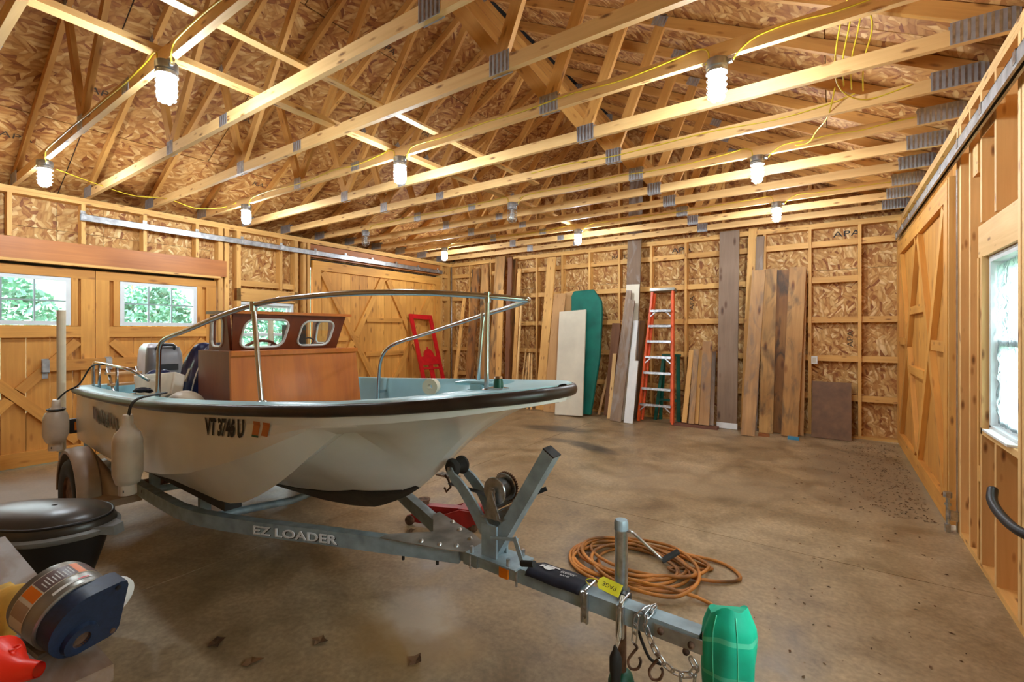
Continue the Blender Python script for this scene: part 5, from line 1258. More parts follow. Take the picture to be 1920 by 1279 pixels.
lean('wood_slab', 'mottled live-edge slab between two darker slabs', 'slab', 'slab', (903, 705), (909, 497), .22, .04, 0, 7.92, shape=wavy(2))
lean('wood_slab', 'tall wide live-edge slab with black bark edge reaching the top plate', 'slab', 'slab_light', (922, 713), (939, 482), .24, .04, 1, 7.82, shape=wavy(4, a=.04))
lean('board', 'clean pale board leaning in front of the tall bark-edged slab', 'board', 'pine', (929, 713), (940, 545), .13, layer=4, base=7.6)
lean('wood_slab', 'narrow dark barky slab standing next to the tall wide slab', 'slab', 'dark_board', (948, 713), (957, 484), .11, .05, 2.4, 7.75, shape=wavy(5, a=.12))
lean('wood_slab', 'second narrow dark slab right of the barky slab', 'slab', 'slab', (957, 713), (966, 487), .09, .05, .2, 7.92, shape=wavy(6, a=.1))
lean('board', 'narrow yellow board leaning right of the dark slabs', 'board', 'pine', (960, 713), (974, 505), .09, layer=2, base=7.75)
lean('pole', 'thin round pale pole leaning right of the narrow yellow board', 'pole', 'pine_light', (963, 713), (978, 565), .035, .03, 3.5, 7.6)
for i, (bx, tx, ty, w) in enumerate(((971, 986, 655, .02), (975, 990, 668, .03), (980, 993, 663, .03), (985, 997, 664, .035))):
    lean('stick', ['tallest thin stick of the short bundle', 'narrow stick in the short bundle', 'middle stick of the short bundle', 'widest stick of the short bundle'][i] + ' by the round pole', 'stick', 'pine_light', (bx, 713), (tx, ty), w, .02, 1 + i * .5, 7.8 - .04 * i, group='short sticks bundle')
lean('plank', 'tall wide pine plank reaching the top plate left of the white panel', 'plank', 'pine', (1012, 768), (1035, 483), .19, .03, 1, 7.8)
lean('plank', 'broad orange plywood plank behind the white panel', 'plank', 'plywood', (1030, 772), (1050, 551), .26, .022, 2.4, 7.68)
lean('plank', 'second plywood plank peeking out left of the green cover', 'plank', 'plywood', (1055, 772), (1072, 549), .24, .018, 1, 7.88)
# green cloth-covered form with clipped corners
pw = [(0, -.22), (.45, -.46), (.80, -.50), (.90, -.47), (1.0, -.22), (1.0, .42), (.955, .50), (.7, .46), (.35, .26), (0, .12)]
gc = lean('fabric_panel', 'dark green fabric-covered panel with clipped top corners behind the white panel', 'panel', 'green_cloth', (1095, 781), (1101, 546), .64, .08, 3.2, 7.72, group=None, shape=pw)
bv = gc.modifiers.new('bevel', 'BEVEL'); bv.width = .025; bv.segments = 3
lean('panel', 'plain cream-white panel leaning in front of the green fabric panel', 'panel', 'cream', (1066, 777), (1074, 585), .55, .035, 7.2, 7.50, group=None)
lean('stick', 'short brown stick slanting right of the green fabric panel', 'stick', 'plywood', (1123, 776), (1140, 705), .045, .03, 1, 7.9)
lean('board', 'dark red-brown board behind the grey weathered plank', 'board', 'dark_board', (1140, 780), (1156, 607), .16, .02, 0, 7.95)
lean('board', 'pinkish pale board left of the grey weathered plank', 'board', 'pine_light', (1142, 785), (1153, 664), .07, .02, 3.2, 7.66)
lean('plank', 'grey weathered plank with a notched top corner', 'plank', 'weathered', (1154, 790), (1182, 546), .20, .03, 6.8, 7.50, shape=[(0, -.5), (.92, -.5), (.93, -.15), (1.0, -.1), (1.0, .35), (0, .5)])
lean('plank', 'very tall grey board running up past the trusses beside the ladder', 'plank', 'weathered', (1180, 780), (1194, 318), .25, .018, 1, 7.95)
lean('board', 'white painted panel standing behind the notched grey plank', 'board', 'cream', (1174, 780), (1187, 534), .24, .015, 5, 7.72)
lean('board', 'narrow white painted board with a clipped side beside the ladder', 'board', 'white', (1178, 793), (1196, 602), .15, .02, 7.4, 7.48, shape=[(0, -.5), (.60, -.5), (.60, -.1), (1, -.05), (1, .5), (0, .5)])
lean('board', 'thin brown board between the white boards and the ladder', 'board', 'old_board', (1192, 790), (1205, 602), .10, .02, 0, 7.98)
# short offcuts standing on a plank
fp_ = on_z(1305, 801, 0)
bl_ = MB().box((0, 0, .02), (.66, .14, .04)).build('plank', 'reddish_block'); bl_.location = (fp_.x, fp_.y, 0); tag(bl_, 'red-brown plank lying flat on the floor under the short offcuts', 'plank')
for i, (bx, by, tx, ty, w, mt) in enumerate(((1283, 794, 1297, 662, .075, 'pine'), (1296, 794, 1306, 661, .085, 'old_board'), (1306, 796, 1314, 663, .06, 'pine'), (1320, 797, 1327, 646, .15, 'old_board'), (1333, 797, 1338, 665, .075, 'weathered'))):
    o = lean('offcut', ['yellow pine offcut at the ladder end of the short row', 'rough brown offcut next to the yellow pine one', 'slim pale offcut in the middle of the short row', 'widest and tallest offcut of the short row', 'greenish grey offcut beside the big grey plank'][i], 'offcut', mt, (bx, by), (tx, ty), w, .025, .2 + .8 * (i % 2), fp_.y + .04 * (1 - i % 2) - .02, group='short offcuts')
    o.location.z += .042
# big grey plank with a metal shoe, and long boards right of it
gp = lean('plank', 'wide grey-brown two-by-twelve plank with white metal shoe standing by the stud', 'plank', 'grey_board', (1363, 804), (1368, 434), .29, .04, .2, group=None)
MB().box((.045, 0, .0), (.09, .30, .048)).build('metal_shoe', 'white', gp)
lean('board', 'yellow board reaching the top plate behind the brown plank', 'board', 'pine', (1396, 800), (1412, 428), .12, .022, 0, 8.10)
lean('board', 'tall grey board behind the brown plank, top below the plate', 'board', 'weathered', (1412, 800), (1426, 444), .11, .022, 1, 8.02)
lean('plank', 'long brown weathered plank slanting left against the row', 'plank', 'old_board', (1402, 818), (1423, 508), .18, .028, 4)
lean('plank', 'orange-brown stained plank with a square top, left of the dark plank', 'plank', 'slab_light', (1436, 811), (1444, 505), .185, .03, 2.4, 7.92)
lean('plank', 'dark reddish plank set back between two stained planks', 'plank', 'slab', (1459, 812), (1467, 507), .22, .03, 1.2, 8.03)
lean('plank', 'stained plank with pale bark patches, right end of the row', 'plank', 'slab_light', (1480, 819), (1496, 502), .21, .032, 2.6, 7.84)
lean('board', 'narrow plain board behind the bark-patched plank', 'board', 'plywood', (1500, 815), (1506, 510), .09, .02, 1.2, 8.03)
for nm, lab, px, py, mt in (('shim_block', 'small orange block under the stained plank', 1433, 817, 'brown_block'), ('shim_block', 'small blue block at the foot of the bark-patched plank', 1488, 823, 'blue_block')):
    p = on_z(px, py, 0); o = MB().box((0, 0, .02), (.14, .07, .04)).build(nm, mt); o.location = (p.x, p.y - .05, 0); tag(o, lab, 'block')
p = lean('panel', 'dark brown hardboard panel leaning on the studs below the outlet box', 'panel', 'brown_panel', (1558, 824), (1559, 717), .47, .008, 0, group=None)
ob = MB().box((0, -.02, 0), (.075, .05, .115)).build('outlet_box', 'white'); ob.location = on_y(1527, 675, YB); tag(ob, 'white electrical outlet box on a stud of the end wall', 'outlet'); MB().box((0, -.047, .0), (.045, .004, .075)).build('outlet_face', 'cream', ob)
# grey conduit in the corner
cdt = MB().cyl((XL + .06, YB - .03, .0), (XL + .06, YB - .03, 3.04), .012, 10).build('conduit_pipe', 'galv', None, True); tag(cdt, 'thin grey conduit standing in the corner by the braced sliding door', 'pipe')

# ---------------- orange stepladder folded against the wall
lb = (on_z(1196, 791, 0) + on_z(1262, 797, 0)) / 2; lt = on_y(1243, 545, YB - .10)
ax = (lt - lb); LL = ax.length; ax = ax / LL; ny = Vector((0, -1, 0)); nz = (ny - ax * ny.dot(ax)).normalized(); nx = ax.cross(nz)
ld_ = thing('step_ladder', 'orange fibreglass stepladder with aluminium treads folded against the end wall', 'ladder', lb)
ld_.matrix_basis = frame(nx if nx.x > 0 else -nx, nz, ax, lb + Vector((0, 0, .01)))
wb0, wt0 = .285, .175; hw = lambda z: wb0 + (wt0 - wb0) * z / LL
for sg in (-1, 1):
    MB().beam((sg * wb0, 0, .0), (sg * wt0, 0, LL - .03), .035, .075, (0, 1, 0)).build('rail', 'orange', ld_)
    MB().beam((sg * (wb0 - .045), -.075, .03), (sg * (wt0 - .03), -.05, LL - .05), .03, .045, (0, 1, 0)).build('rear_rail', 'orange', ld_)
MB().box((0, -.02, LL), (.42, .15, .045)).build('top_cap', 'motor_grey', ld_)
for i in range(7):
    z = LL * (.13 + .118 * i); st = MB(); st.box((0, .025, z), (2 * hw(z) - .03, .10, .012)); st.box((0, .072, z - .016), (2 * hw(z) - .03, .006, .036)); st.box((0, -.022, z - .012), (2 * hw(z) - .03, .006, .026)); st.build('tread', 'zinc', ld_)
    if i in (0, 3, 6):
        br = MB()
        for sg in (-1, 1): br.beam((sg * (hw(z) - .02), .06, z - .11), (sg * (hw(z) - .12), .06, z - .02), .018, .004, (0, 1, 0))
        br.build('tread_brace', 'zinc', ld_)
# green folded stand behind it
gb = on_z(1247, 791, 0); gs = thing('folding_stand', 'small dark green folding stand tucked behind the orange ladder', 'stand', (gb.x, YB - .13, 0))
for a, b in (((-.20, -.04, 0), (-.07, .02, 1.10)), ((.20, -.02, 0), (.17, .03, 1.12)), ((-.14, .06, 0), (-.08, .09, 1.08)), ((.16, .06, 0), (.15, .09, 1.08))): MB().beam(a, b, .05, .035, (0, 1, 0)).build('leg', 'green_paint', gs)
MB().box((.05, .05, 1.12), (.30, .10, .04)).build('stand_top', 'green_paint', gs); MB().beam((-.16, -.02, .35), (.19, -.01, .35), .04, .02, (0, 1, 0)).build('stretcher', 'green_paint', gs)

# ---------------- red frame leaning on the sliding door
rb = thing('wooden_frame', 'bright red wooden frame with arched cut-out leaning on the braced sliding door', 'frame', (0, 0, 0))
top = on_x(787, 592, XL + .03); hgt = top.z; lean_x = .62
o = Vector((XL + lean_x, top.y - .05, 0)); up = (Vector((XL + .035, top.y, hgt)) - o); LH = up.length; up = up / LH; sx_ = Vector((0, 1, 0)); sx_ = (sx_ - up * sx_.dot(up)).normalized(); nn_ = sx_.cross(up)
rb.matrix_basis = frame(sx_, up, nn_, o + Vector((0, 0, .012)))
W2 = .33
F_ = lambda nm, pts, z0=0, t=.035: MB().prism(pts, Matrix.Translation((0, 0, z0)), t).build(nm, 'red', rb)
F_('stile', [(-W2, 0), (-W2 + .09, 0), (-W2 + .09, LH), (-W2, LH)]); F_('stile', [(W2 - .09, 0), (W2, 0), (W2, LH), (W2 - .09, LH)])
F_('rail', [(-W2 + .09, LH - .10), (W2 - .09, LH - .10), (W2 - .09, LH), (-W2 + .09, LH)]); F_('rail', [(-W2 + .09, LH * .43), (W2 - .09, LH * .43), (W2 - .09, LH * .52), (-W2 + .09, LH * .52)])
F_('arch', [(-.16, LH * .52), (.16, LH * .52)] + [(.14 * math.cos(a), LH * .52 + .03 + .14 * math.sin(a)) for a in [math.pi * i / 12 for i in range(13)]], .004, .03)
MB().lathe([(0, .05), (.018, .04), (.02, .02), (.01, 0)], 10, Matrix.Translation((0, LH * .52 + .17, .02)) @ Matrix.Rotation(R(-90), 4, 'X')).build('finial', 'red', rb, True)
F_('rail', [(-W2 + .09, LH * .38), (W2 - .09, LH * .38), (W2 - .09, LH * .40), (-W2 + .09, LH * .40)], .0, .045); F_('panel', [(-.06, .1), (.06, .1), (.06, LH * .43), (-.06, LH * .43)], .006, .02); F_('rail', [(-W2 + .09, 0.04), (W2 - .09, .04), (W2 - .09, .14), (-W2 + .09, .14)])

# ================================================================== ON THE FLOOR AND THE TONGUE
# orange extension cord in a loose coil
rr = random.Random(5); pts = []
cx, cy = -1.02, 2.93
N = 9
for i in range(N * 18):
    a = 2 * math.pi * i / 18; k = i // 18
    if i % 18 == 0: r0 = rr.uniform(.28, .44); ox, oy, el, ph = rr.uniform(-.09, .12), rr.uniform(-.06, .06), rr.uniform(.62, .8), rr.uniform(-.3, .4)
    rad = r0 + .03 * math.sin(3 * a + k)
    x, y = rad * math.cos(a), rad * math.sin(a) * el
    pts.append((cx + ox + x * math.cos(ph) - y * math.sin(ph), cy + oy + x * math.sin(ph) + y * math.cos(ph), .009 + .006 * k + .006 * math.sin(a * 2 + k)))
sm = []
for i in range(len(pts)):
    w = [pts[j] for j in range(max(0, i - 2), min(len(pts), i + 3))]; sm.append(tuple(sum(q[c] for q in w) / len(w) for c in range(3)))
tail = [(-.55, 2.75, .012), (-.42, 2.5, .010), (-.40, 2.2, .010), (-.42, 1.95, .010), (-.46, 1.72, .010), (-.50, 1.50, .010), (-.56, 1.25, .010), (-.60, 1.0, .010)]
loop = [(-1.1, 3.12, .03), (-.85, 3.24, .02), (-.62, 3.28, .014), (-.50, 3.22, .012), (-.46, 3.12, .012), (-.55, 3.02, .016), (-.70, 2.97, .02)]
path = smooth_path(loop + [(-.85, 2.98, .03)] + sm + tail, 3)
tag(MB().tube(path, .0105, 7).build('extension_cord', 'cord', None, True, origin=(cx, cy, 0)), 'orange extension cord coiled on the concrete floor behind the trailer tongue', 'cord')

# black cloth cover on the tongue with white print
cz_ = zt_ + .0085
def cov(u, w):   # u along the tongue from the post end, w across
    s = .165 - u * .27; v = -.052 + w * .17
    droop = 0
    z = cz_ + (.004 if abs(v) < .036 else -.0) - max(0, (-.034 - v)) * 1.1 - max(0, v - .036) * .35 + .002 * math.sin(u * 9 + w * 3)
    return BM @ L_(s, max(v, -.05), z)
cv = MB().grid([[cov(i / 16, j / 12) for j in range(13)] for i in range(17)]).build('cloth_cover', 'navy_cloth', None, True, recalc=False)
sd = cv.modifiers.new('solid', 'SOLIDIFY'); sd.thickness = .003; sd.offset = 1
tag(cv, 'black cloth cover with white fisherman print draped over the trailer tongue', 'cover')
Cm = lambda p: cov(min(max(p.x, 0), 1), min(max(p.y, 0), 1)) + Vector((0, 0, .0045))
for i, (tx, u0, w0, sz) in enumerate((("SEAMEN'S", .50, .55, .105), ('SAVINGS', .52, .42, .105), ('BANK', .56, .29, .105))):
    text_mesh('printed_line', tx, sz, 'print_white', cv, sx=.62, fn=lambda p, u0=u0, w0=w0: Cm(Vector((u0 + p.x, w0 + p.y, 0))))
lg = lambda nm, poly: MB().add([Cm(Vector((a, b, 0))) for a, b in poly], [tuple(range(len(poly)))]).build(nm, 'print_white', cv, recalc=False)
lg('print_hat', [(.10, .58), (.14, .66), (.24, .80), (.37, .80), (.43, .70), (.46, .62), (.38, .66), (.24, .66)])
lg('print_face', [(.20, .62), (.36, .63), (.37, .52), (.40, .48), (.36, .44), (.34, .36), (.26, .34), (.20, .42)])
lg('print_beard', [(.13, .56), (.18, .58), (.19, .40), (.14, .38)])
# yellow paper tag
tg = thing('paper_tag', 'yellow paper tag with black handwriting tied at the tongue jack', 'tag', BM @ L_(-.16, .0, zt_ + .012), (0, 0, 0))
tg.matrix_basis = BM @ frame((-.97, .0, .22), (.12, -.85, -.50), (.19, -.46, .86), L_(-.215, .012, zt_ + .035)).normalized()
MB().prism([(-.048, -.028), (.035, -.028), (.048, -.014), (.048, .014), (.035, .028), (-.048, .028)], Matrix.Identity(4), .0012).build('card', 'tag', tg)
text_mesh('handwriting', 'PAGE', .026, 'ink', tg, sx=.95, align='CENTER', mtx=Matrix.Translation((0, -.008, .0018)))
MB().tube(smooth_path([(.044, 0, .001), (.07, .004, .008), (.095, .02, 0), (.07, .03, -.01)], 5), .0018, 5).build('string', 'tag', tg, True)
# green net bag over the coupler
rows = []
rr = random.Random(9)
for j in range(22):
    t = j / 21; z = .548 - .33 * t; row = []
    for i in range(32):
        a = 2 * math.pi * i / 32
        rx = (.060 + .018 * min(1, t * 5) + .010 * math.sin(t * 4)) * (1 + .06 * math.sin(3 * a + 4 * t) + .05 * math.sin(7 * a - 3 * t)); ry = (.040 + .028 * min(1, t * 6)) * (1 + .07 * math.sin(5 * a + 5 * t))
        row.append((rx * math.cos(a), ry * math.sin(a), z + (.022 * math.cos(a + .5) + .010 * math.sin(3 * a)) * (1 - t)))
    rows.append(row)
nb = MB().grid(rows, closed_u=True); nb.add(rows[0], [tuple(range(32))])
nbo = nb.build('net_bag', 'mesh_green', None, True); nbo.matrix_basis = BM @ Matrix.Translation(L_(-.665, 0, 0)); tag(nbo, 'bright green woven net bag pulled over the trailer coupler', 'bag')
for k, (t0, t1) in enumerate(((.26, .31), (.62, .66), (.90, .94))):
    rws = []
    for t in (t0, t1):
        j = t * 21; j0 = int(j); f = j - j0; rws.append([tuple((rows[j0][i % 32][c] * (1 - f) + rows[min(21, j0 + 1)][i % 32][c] * f) * (1.012 if c < 2 else 1) for c in range(3)) for i in range(32)])
    MB().grid(rws, closed_u=True).build('woven_band', 'mesh_green_light', nbo, True)
for i in (22, 27): MB().tube([Vector(rows[j][i]) * 1.0 + Vector((rows[j][i][0] * .012, rows[j][i][1] * .012, 0)) for j in range(1, 22)], .002, 5).build('seam', 'mesh_green_light', nbo, True)

# red floor jack behind the bow
fj0, fj1 = Vector((-2.80, 2.66, 0)), Vector((-2.27, 2.86, 0)); dx_ = (fj1 - fj0).normalized()
fj = thing('floor_jack', 'low red hydraulic floor jack on small wheels behind the trailer frame', 'jack', fj0, (0, 0, math.atan2(dx_.y, dx_.x)))
for v in (-.09, .09): MB().prism([(0, .03), (.10, .02), (.50, .02), (.60, .06), (.58, .14), (.44, .15), (.30, .10), (.05, .085), (0, .07)], frame((1, 0, 0), (0, 0, 1), (0, -1, 0), (0, v, 0)), .012).build('side_plate', 'red_jack', fj)
MB().box((.50, 0, .10), (.16, .15, .10)).build('hydraulic_body', 'red_jack', fj); MB().beam((.42, 0, .12), (.10, 0, .115), .07, .035).build('lift_arm', 'red_jack', fj)
MB().lathe([(0, .0), (.04, 0), (.045, .03), (.052, .035), (.052, .045), (0, .045)], 18, Matrix.Translation((.10, 0, .13))).build('saddle', 'rust', fj, True, angle=40)
for x, v in ((.03, -.105), (.03, .105), (.56, -.10), (.56, .10)): MB().lathe([(0, -.016), (.025, -.016), (.038 if x < .1 else .025, -.014), (.038 if x < .1 else .025, .014), (.02, .016), (0, .016)], 20, Matrix.Translation((x, v, .038 if x < .1 else .025)) @ Matrix.Rotation(R(90), 4, 'X')).build('wheel', 'rust', fj, True, angle=40)
MB().lathe([(0, 0), (.02, 0), (.02, .07), (0, .07)], 12, Matrix.Translation((.60, 0, .09)) @ Matrix.Rotation(R(60), 4, 'Y')).build('handle_socket', 'red_jack', fj, True, angle=40)
# drain grate strip glimpsed behind the roller
gt = on_z(840, 893, 0); g_ = thing('floor_grate', 'small slotted metal floor grate behind the winch post', 'grate', (gt.x, gt.y, 0))
MB().box((0, 0, .006), (.26, .10, .012)).build('grate_frame', 'rust', g_)
for i in range(9): MB().box((-.11 + i * .0275, 0, .015), (.012, .09, .008)).build('grate_bar', 'trailer_top', g_)

# dry leaves and litter
def leaf_mesh(seed):
    r_ = random.Random(seed); n = 9; m = MB(); P = []
    for i in range(n):
        a = 2 * math.pi * i / n; q = (.03 + .018 * (i % 2)) * r_.uniform(.7, 1.2); P.append((q * math.cos(a), q * math.sin(a) * .8, .006 + r_.uniform(0, .012)))
    P.append((0, 0, .004)); m.add(P, [(i, (i + 1) % n, n) for i in range(n)]); return m
for i, (px, py, lab) in enumerate(((600, 1205, 'dry brown leaf on the floor below the raised lettering'), (780, 1240, 'small curled brown leaf on the floor near the tongue reflector'), (405, 1208, 'dark dry leaf on the floor in the shadow of the boat'), (470, 1245, 'long curled leaf on the shaded floor'), (770, 997, 'leaf scrap beside the floor jack'))):
    p = on_z(px, py, 0); o = leaf_mesh(i).build('dry_leaf', 'leaf_dry', recalc=False); o.location = (p.x, p.y, 0); o.rotation_euler = (0, 0, i * 1.3); tag(o, lab, 'leaf', 'dry leaves on the floor')
lit = MB(); rr = random.Random(21)
for i in range(900):
    y = rr.uniform(4.9, 8.0); x = XR - .07 - abs(rr.gauss(0, .30)) - .02
    if rr.random() < .15: x, y = rr.uniform(-.35, .6), rr.uniform(2.2, 7.5)
    q = rr.uniform(.004, .016); a = rr.uniform(0, 6.28); c, s = math.cos(a), math.sin(a)
    lit.add([(x + q * c, y + q * s, .002), (x - q * .5 * s, y + q * .5 * c, .006), (x - q * c, y - q * s, .003), (x + q * .4 * s, y - q * .4 * c, .002)], [(0, 1, 2, 3)])
lo = lit.build('leaf_litter', 'leaf_dry', recalc=False, origin=(XR - .3, 6.2, 0)); lo['kind'] = 'stuff'; tag(lo, 'scattered dry leaf litter along the sliding door by the window wall', 'litter')

# ================================================================== FOREGROUND LEFT
bz = .60
bench = thing('work_bench', 'low grey work bench beside the boat trailer', 'bench', (-2.5, .0, 0))
bx0, bx1, by0, by1 = -.56, .865, -.45, .44
MB().mm((bx0, by0, bz - .045), (bx1, by1, bz)).build('bench_top', 'weathered', bench)
for x in (bx0 + .06, bx1 - .06):
    for y in (by0 + .06, by1 - .06): MB().mm((x - .04, y - .04, 0), (x + .04, y + .04, bz - .045)).build('leg', 'old_board', bench)
for y in (by0 + .05, by1 - .05): MB().mm((bx0 + .1, y - .02, bz - .15), (bx1 - .1, y + .02, bz - .045)).build('apron', 'old_board', bench)
# electric motor with navy end bell
mc = Vector((-1.80, .385, bz + .124)); axm = Vector((.93, .28, -.30)).normalized(); uy = Vector((0, 0, 1)); uy = (uy - axm * uy.dot(axm)).normalized(); ux = uy.cross(axm)
mo = thing('electric_motor', 'round electric motor with navy blue end bell and printed label band on the bench', 'motor', mc - Vector((0, 0, .135)))
mo.matrix_basis = frame(ux, uy, axm, mc) @ Matrix.Scale(.80, 4)
MB().lathe([(0, -.13), (.09, -.13), (.118, -.115), (.122, -.10), (.122, .035), (.118, .04), (.0, .04)], 40).build('motor_body', 'motor_grey', mo, True, angle=30)
sq = [(.113 * math.cos(R(a)), .113 * math.sin(R(a))) for a in range(90, 271, 10)] + [(.085, -.113), (.105, -.105), (.113, -.085), (.113, .085), (.105, .105), (.085, .113)]
MB().prism(sq, Matrix.Translation((0, 0, .036)), .07).build('end_bell', 'blue_motor', mo, True, angle=30)
MB().lathe([(.027, .0), (.027, .016), (.052, .016), (.056, .0)], 28, Matrix.Translation((-.02, -.045, .106))).build('bearing_ring', 'blue_motor', mo, True, angle=30)
MB().lathe([(0, .001), (.027, .001), (.027, .012)], 24, Matrix.Translation((-.02, -.045, .106))).build('shaft_hole', 'rust', mo, True, angle=30)
MB().lathe([(.027, .0), (.05, .002)], 24, Matrix.Translation((-.02, -.045, .1065))).build('bearing_shield', 'trailer', mo, True)
def band_patch(nm, mat, a0, a1, z0, z1, parent, rad=.1232, n=14):
    return MB().grid([[(rad * math.cos(R(a0 + (a1 - a0) * i / n)), rad * math.sin(R(a0 + (a1 - a0) * i / n)), z) for i in range(n + 1)] for z in (z0, z1)]).build(nm, mat, parent, True, recalc=False)
lbp = band_patch('label_band', 'cream', 35, 195, -.088, -.018, mo)
band_patch('label_panel', 'decal_brown', 80, 128, -.085, -.021, lbp, .1237); band_patch('label_panel', 'label_orange', 68, 80, -.085, -.021, lbp, .1237); band_patch('label_panel', 'label_orange', 130, 146, -.085, -.021, lbp, .1237)
band_patch('label_panel', 'tan_plastic', 152, 175, -.085, -.021, lbp, .1237); band_patch('label_panel', 'decal_brown', 45, 66, -.085, -.021, lbp, .1237)
for i in range(9): band_patch('label_line', 'print_white', 84 + i * 4.6, 85.6 + i * 4.6, -.072 + .006 * (i % 3), -.03, lbp, .1241, 2)
band_patch('label_strip', 'print_white', 70, 125, .006, .017, mo, .1232); band_patch('label_strip', 'red', 74, 90, .008, .015, mo, .1236)
MB().cyl((.075, .095, .10), (.075, .095, .112), .009, 8).build('screw', 'black', mo); MB().cyl((.09, -.09, .10), (.09, -.09, .112), .009, 8).build('screw', 'rust', mo)
MB().box((0, -.128, -.05), (.16, .018, .14)).build('motor_foot', 'trailer_top', mo)
MB().lathe([(0, -.02), (.075, -.018), (.088, -.008), (.088, .006), (.075, .014), (0, .016)], 30, Matrix.Translation((.108, -.02, .03))).build('white_end_cover', 'white', mo, True, angle=40)
# red funnel lying on the bench
fn = MB().lathe([(.020, .13), (.026, .10), (.032, .075), (.085, .0), (.092, -.004), (.092, -.03), (.088, -.03), (.082, .0), (.028, .075), (.022, .10), (.017, .13)], 32).build('funnel', 'red_funnel', None, True, angle=40)
fz = Vector((.82, .54, .10)).normalized(); fu_ = Vector((0, 0, 1)); fu_ = (fu_ - fz * fu_.dot(fz)).normalized()
fn.matrix_basis = frame(fu_.cross(fz), fu_, fz, (-1.675, .222, bz + .088)) @ Matrix.Scale(.86, 4); tag(fn, 'bright red plastic funnel lying on the bench', 'funnel')
tbm = MB().tube([(.0 + .012 * math.cos(a), .0, .012 * math.sin(a)) for a in [2 * math.pi * i / 14 for i in range(14)]], .003, 6, closed=True).build('hanging_loop', 'red_funnel', fn, True); tbm.location = (.02, .055, .045)
# yellow cloth
rows = []; rr = random.Random(4)
for j in range(20):
    row = []
    for i in range(20):
        x, y = -.22 + .44 * i / 19, -.10 + .20 * j / 19
        e = min(i, 19 - i, j, 19 - j) / 9.0
        row.append((x + .02 * math.sin(9 * y), y + .02 * math.sin(11 * x), .006 + .085 * e ** .6 * (1 + .35 * math.sin(14 * x + 6 * y) * math.cos(11 * y - 3 * x)) * .9))
    rows.append(row)
yc = MB().grid(rows).build('cloth', 'yellow_cloth', None, True, recalc=False); yc.location = (-2.22, .325, bz + .001); yc.rotation_euler = (0, 0, .2); tag(yc, 'crumpled yellow cloth on the bench', 'cloth')
# second outboard motor standing behind the bench
oc = thing('outboard_motor', 'dark brown-black outboard engine with pale grey front lip on a stand behind the bench', 'outboard motor', (-3.34, .66, 0), (0, 0, R(33)))
def oval(L0, L1, hw, z, n=40, p=2.4):
    pts = []
    for i in range(n):
        a = 2 * math.pi * i / n; c, s = math.cos(a), math.sin(a)
        x = math.copysign(abs(c) ** (2 / p), c); y = math.copysign(abs(s) ** (2 / p), s); l = L1 if c > 0 else L0
        tap = 1 - .35 * max(0, c) ** 2
        pts.append((x * l, y * hw * tap, z))
    return pts
MB().grid([oval(.50, .27, .205, .50), oval(.51, .28, .215, .53), oval(.48, .26, .198, .565), oval(.40, .21, .155, .595), oval(.26, .13, .09, .61), oval(.12, .05, .03, .614), oval(.02, .01, .008, .6145)], closed_u=True).build('cowl', 'cowl', oc, True, angle=60)
MB().tube(oval(.485, .262, .200, .561), .007, 8, closed=True).build('cowl_ridge', 'black', oc, True)
MB().grid([oval(.50, .27, .20, .475), oval(.525, .295, .228, .495), oval(.53, .30, .232, .508), oval(.51, .28, .216, .518)], closed_u=True).build('cowl_rim', 'cowl_grey', oc, True, angle=45)
lip = MB(); lip.add([(.17, -.12, .528), (.28, -.055, .524), (.335, -.03, .52), (.335, .03, .52), (.28, .055, .524), (.17, .12, .528), (.17, -.12, .49), (.28, -.055, .487), (.342, -.03, .472), (.342, .03, .472), (.28, .055, .487), (.17, .12, .49)], [(0, 1, 2, 3, 4, 5), (6, 7, 1, 0), (7, 8, 2, 1), (8, 9, 3, 2), (9, 10, 4, 3), (10, 11, 5, 4), (11, 10, 9, 8, 7, 6), (6, 0, 5, 11)])
lip.build('front_lip', 'cowl_grey', oc, True, angle=30)
MB().grid([oval(.48, .25, .19, .478), oval(.42, .22, .17, .38), oval(.34, .18, .13, .26), oval(.20, .13, .08, .18)], closed_u=True).build('lower_shroud', 'black', oc, True, angle=45)
MB().box((0, 0, .12), (.16, .10, .20)).build('drive_leg', 'black', oc)
for sg in (-1, 1): MB().beam((-.26, sg * .12, .0), (-.05, sg * .06, .28), .04, .04).build('stand_leg', 'black', oc); MB().beam((.10, sg * .12, .0), (0.02, sg * .06, .28), .04, .04).build('stand_leg', 'black', oc)
# black bent handle by the right wall
bh = MB().tube(smooth_path([(XR - .10, 3.40, .70), (XR - .12, 3.31, .665), (XR - .12, 3.18, .64), (XR - .10, 3.02, .625), (XR - .04, 2.92, .62), (XR + .02, 2.90, .62)], 6), .022, 12).build('pull_handle', 'black', None, True, origin=(XR + .02, 2.90, .62)); tag(bh, 'black curved bar sticking out at the window wall', 'handle')

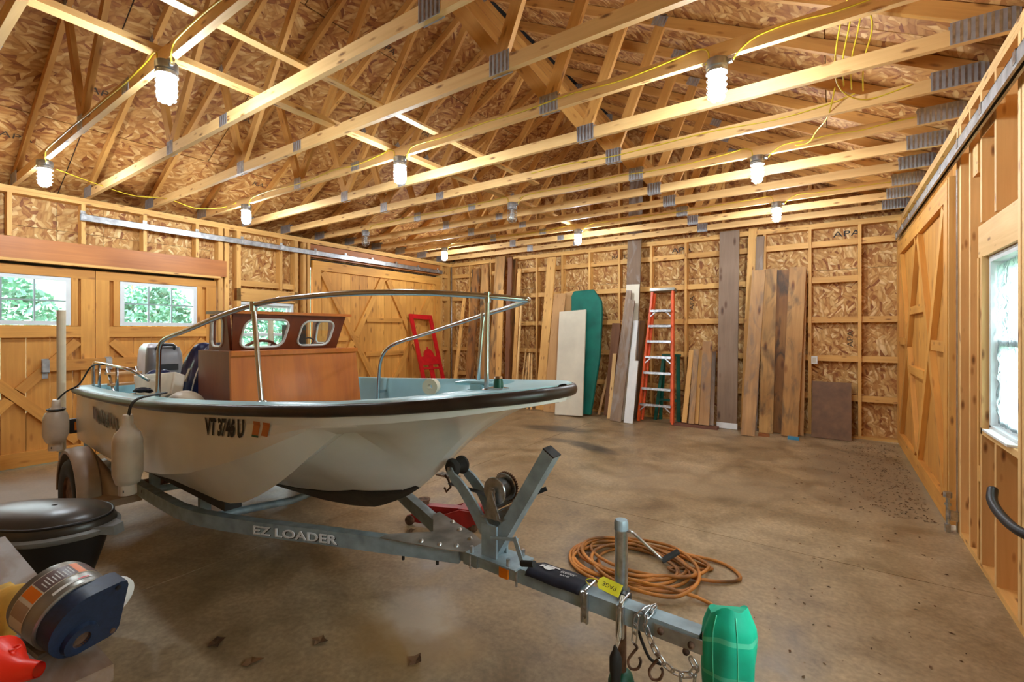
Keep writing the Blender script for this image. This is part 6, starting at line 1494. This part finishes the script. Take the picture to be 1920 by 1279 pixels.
# ================================================================== OUTSIDE
gr = structure(MB().mm((-30, -20, -.35), (20, 30, -.10)).build('ground', 'grass'))
def bank(name, x0, x1, y0, y1, h, seed):
    r_ = random.Random(seed); rows = []
    for i in range(13):
        x = x0 + (x1 - x0) * i / 12; rows.append([(x, y0 + (y1 - y0) * j / 20, -.1 + h * (i / 12) ** .8 + r_.uniform(-.12, .12)) for j in range(21)])
    return structure(MB().grid(rows).build(name, 'grass', None, True, recalc=False))
bank('bank', -11.5, -20, -14, 18, 4.5, 1); bank('bank', 6, 14, -6, 24, 3.5, 2)
def shrub(c, r_, h, seed, label, n=2600):
    rr = random.Random(seed); e = thing('shrub', label, 'shrub', c, group='shrubs outside the windows'); m = MB()
    for i in range(n):
        a = rr.uniform(0, 6.28); u = rr.uniform(-.2, 1); q = math.sqrt(max(0, 1 - u * u)) * rr.uniform(.6, 1.05); p = Vector((r_ * q * math.cos(a), r_ * q * math.sin(a), h * .5 + h * .5 * u * rr.uniform(.8, 1.05)))
        d = Vector((rr.gauss(0, 1), rr.gauss(0, 1), rr.gauss(0, 1))).normalized(); f = d.orthogonal().normalized(); s = rr.uniform(.035, .085)
        m.add([p + d * s, p + f * s * .5, p - d * s, p - f * s * .5], [(0, 1, 2, 3)])
    m.build('foliage', 'foliage', e, recalc=False)
    MB().tube([(0, 0, 0), (0.03, 0, h * .4), (0, .02, h * .7)], [.05, .04, .02], 8).build('stem', 'old_board', e, True)
for i, (x, y, r_, h) in enumerate(((-11.2, 3.6, .8, 2.5), (-12.6, 1.6, 1.1, 2.8), (-12.4, 6.2, 1.0, 3.2), (-15.0, 4.4, 1.2, 4.2), (-10.8, 8.4, .8, 2.6))):
    shrub((x, y, -.1), r_, h, 40 + i, ['low leafy shrub outside right in front of the double barn doors', 'wide green shrub outside left of the barn doors', 'tall green shrub outside the small six-pane window', 'tallest shrub on the grass bank behind the barn doors', 'rounded shrub outside the braced sliding door'][i])
for i, (x, y, r_, h) in enumerate(((2.7, 9.6, 1.0, 2.9), (4.6, 13.0, 1.4, 3.8), (2.2, 6.8, .8, 2.3))):
    shrub((x, y, -.1), r_, h, 60 + i, ['leafy shrub outside the plastic-covered window', 'tall shrub further off outside the plastic-covered window', 'low shrub close outside the plastic-covered window'][i])
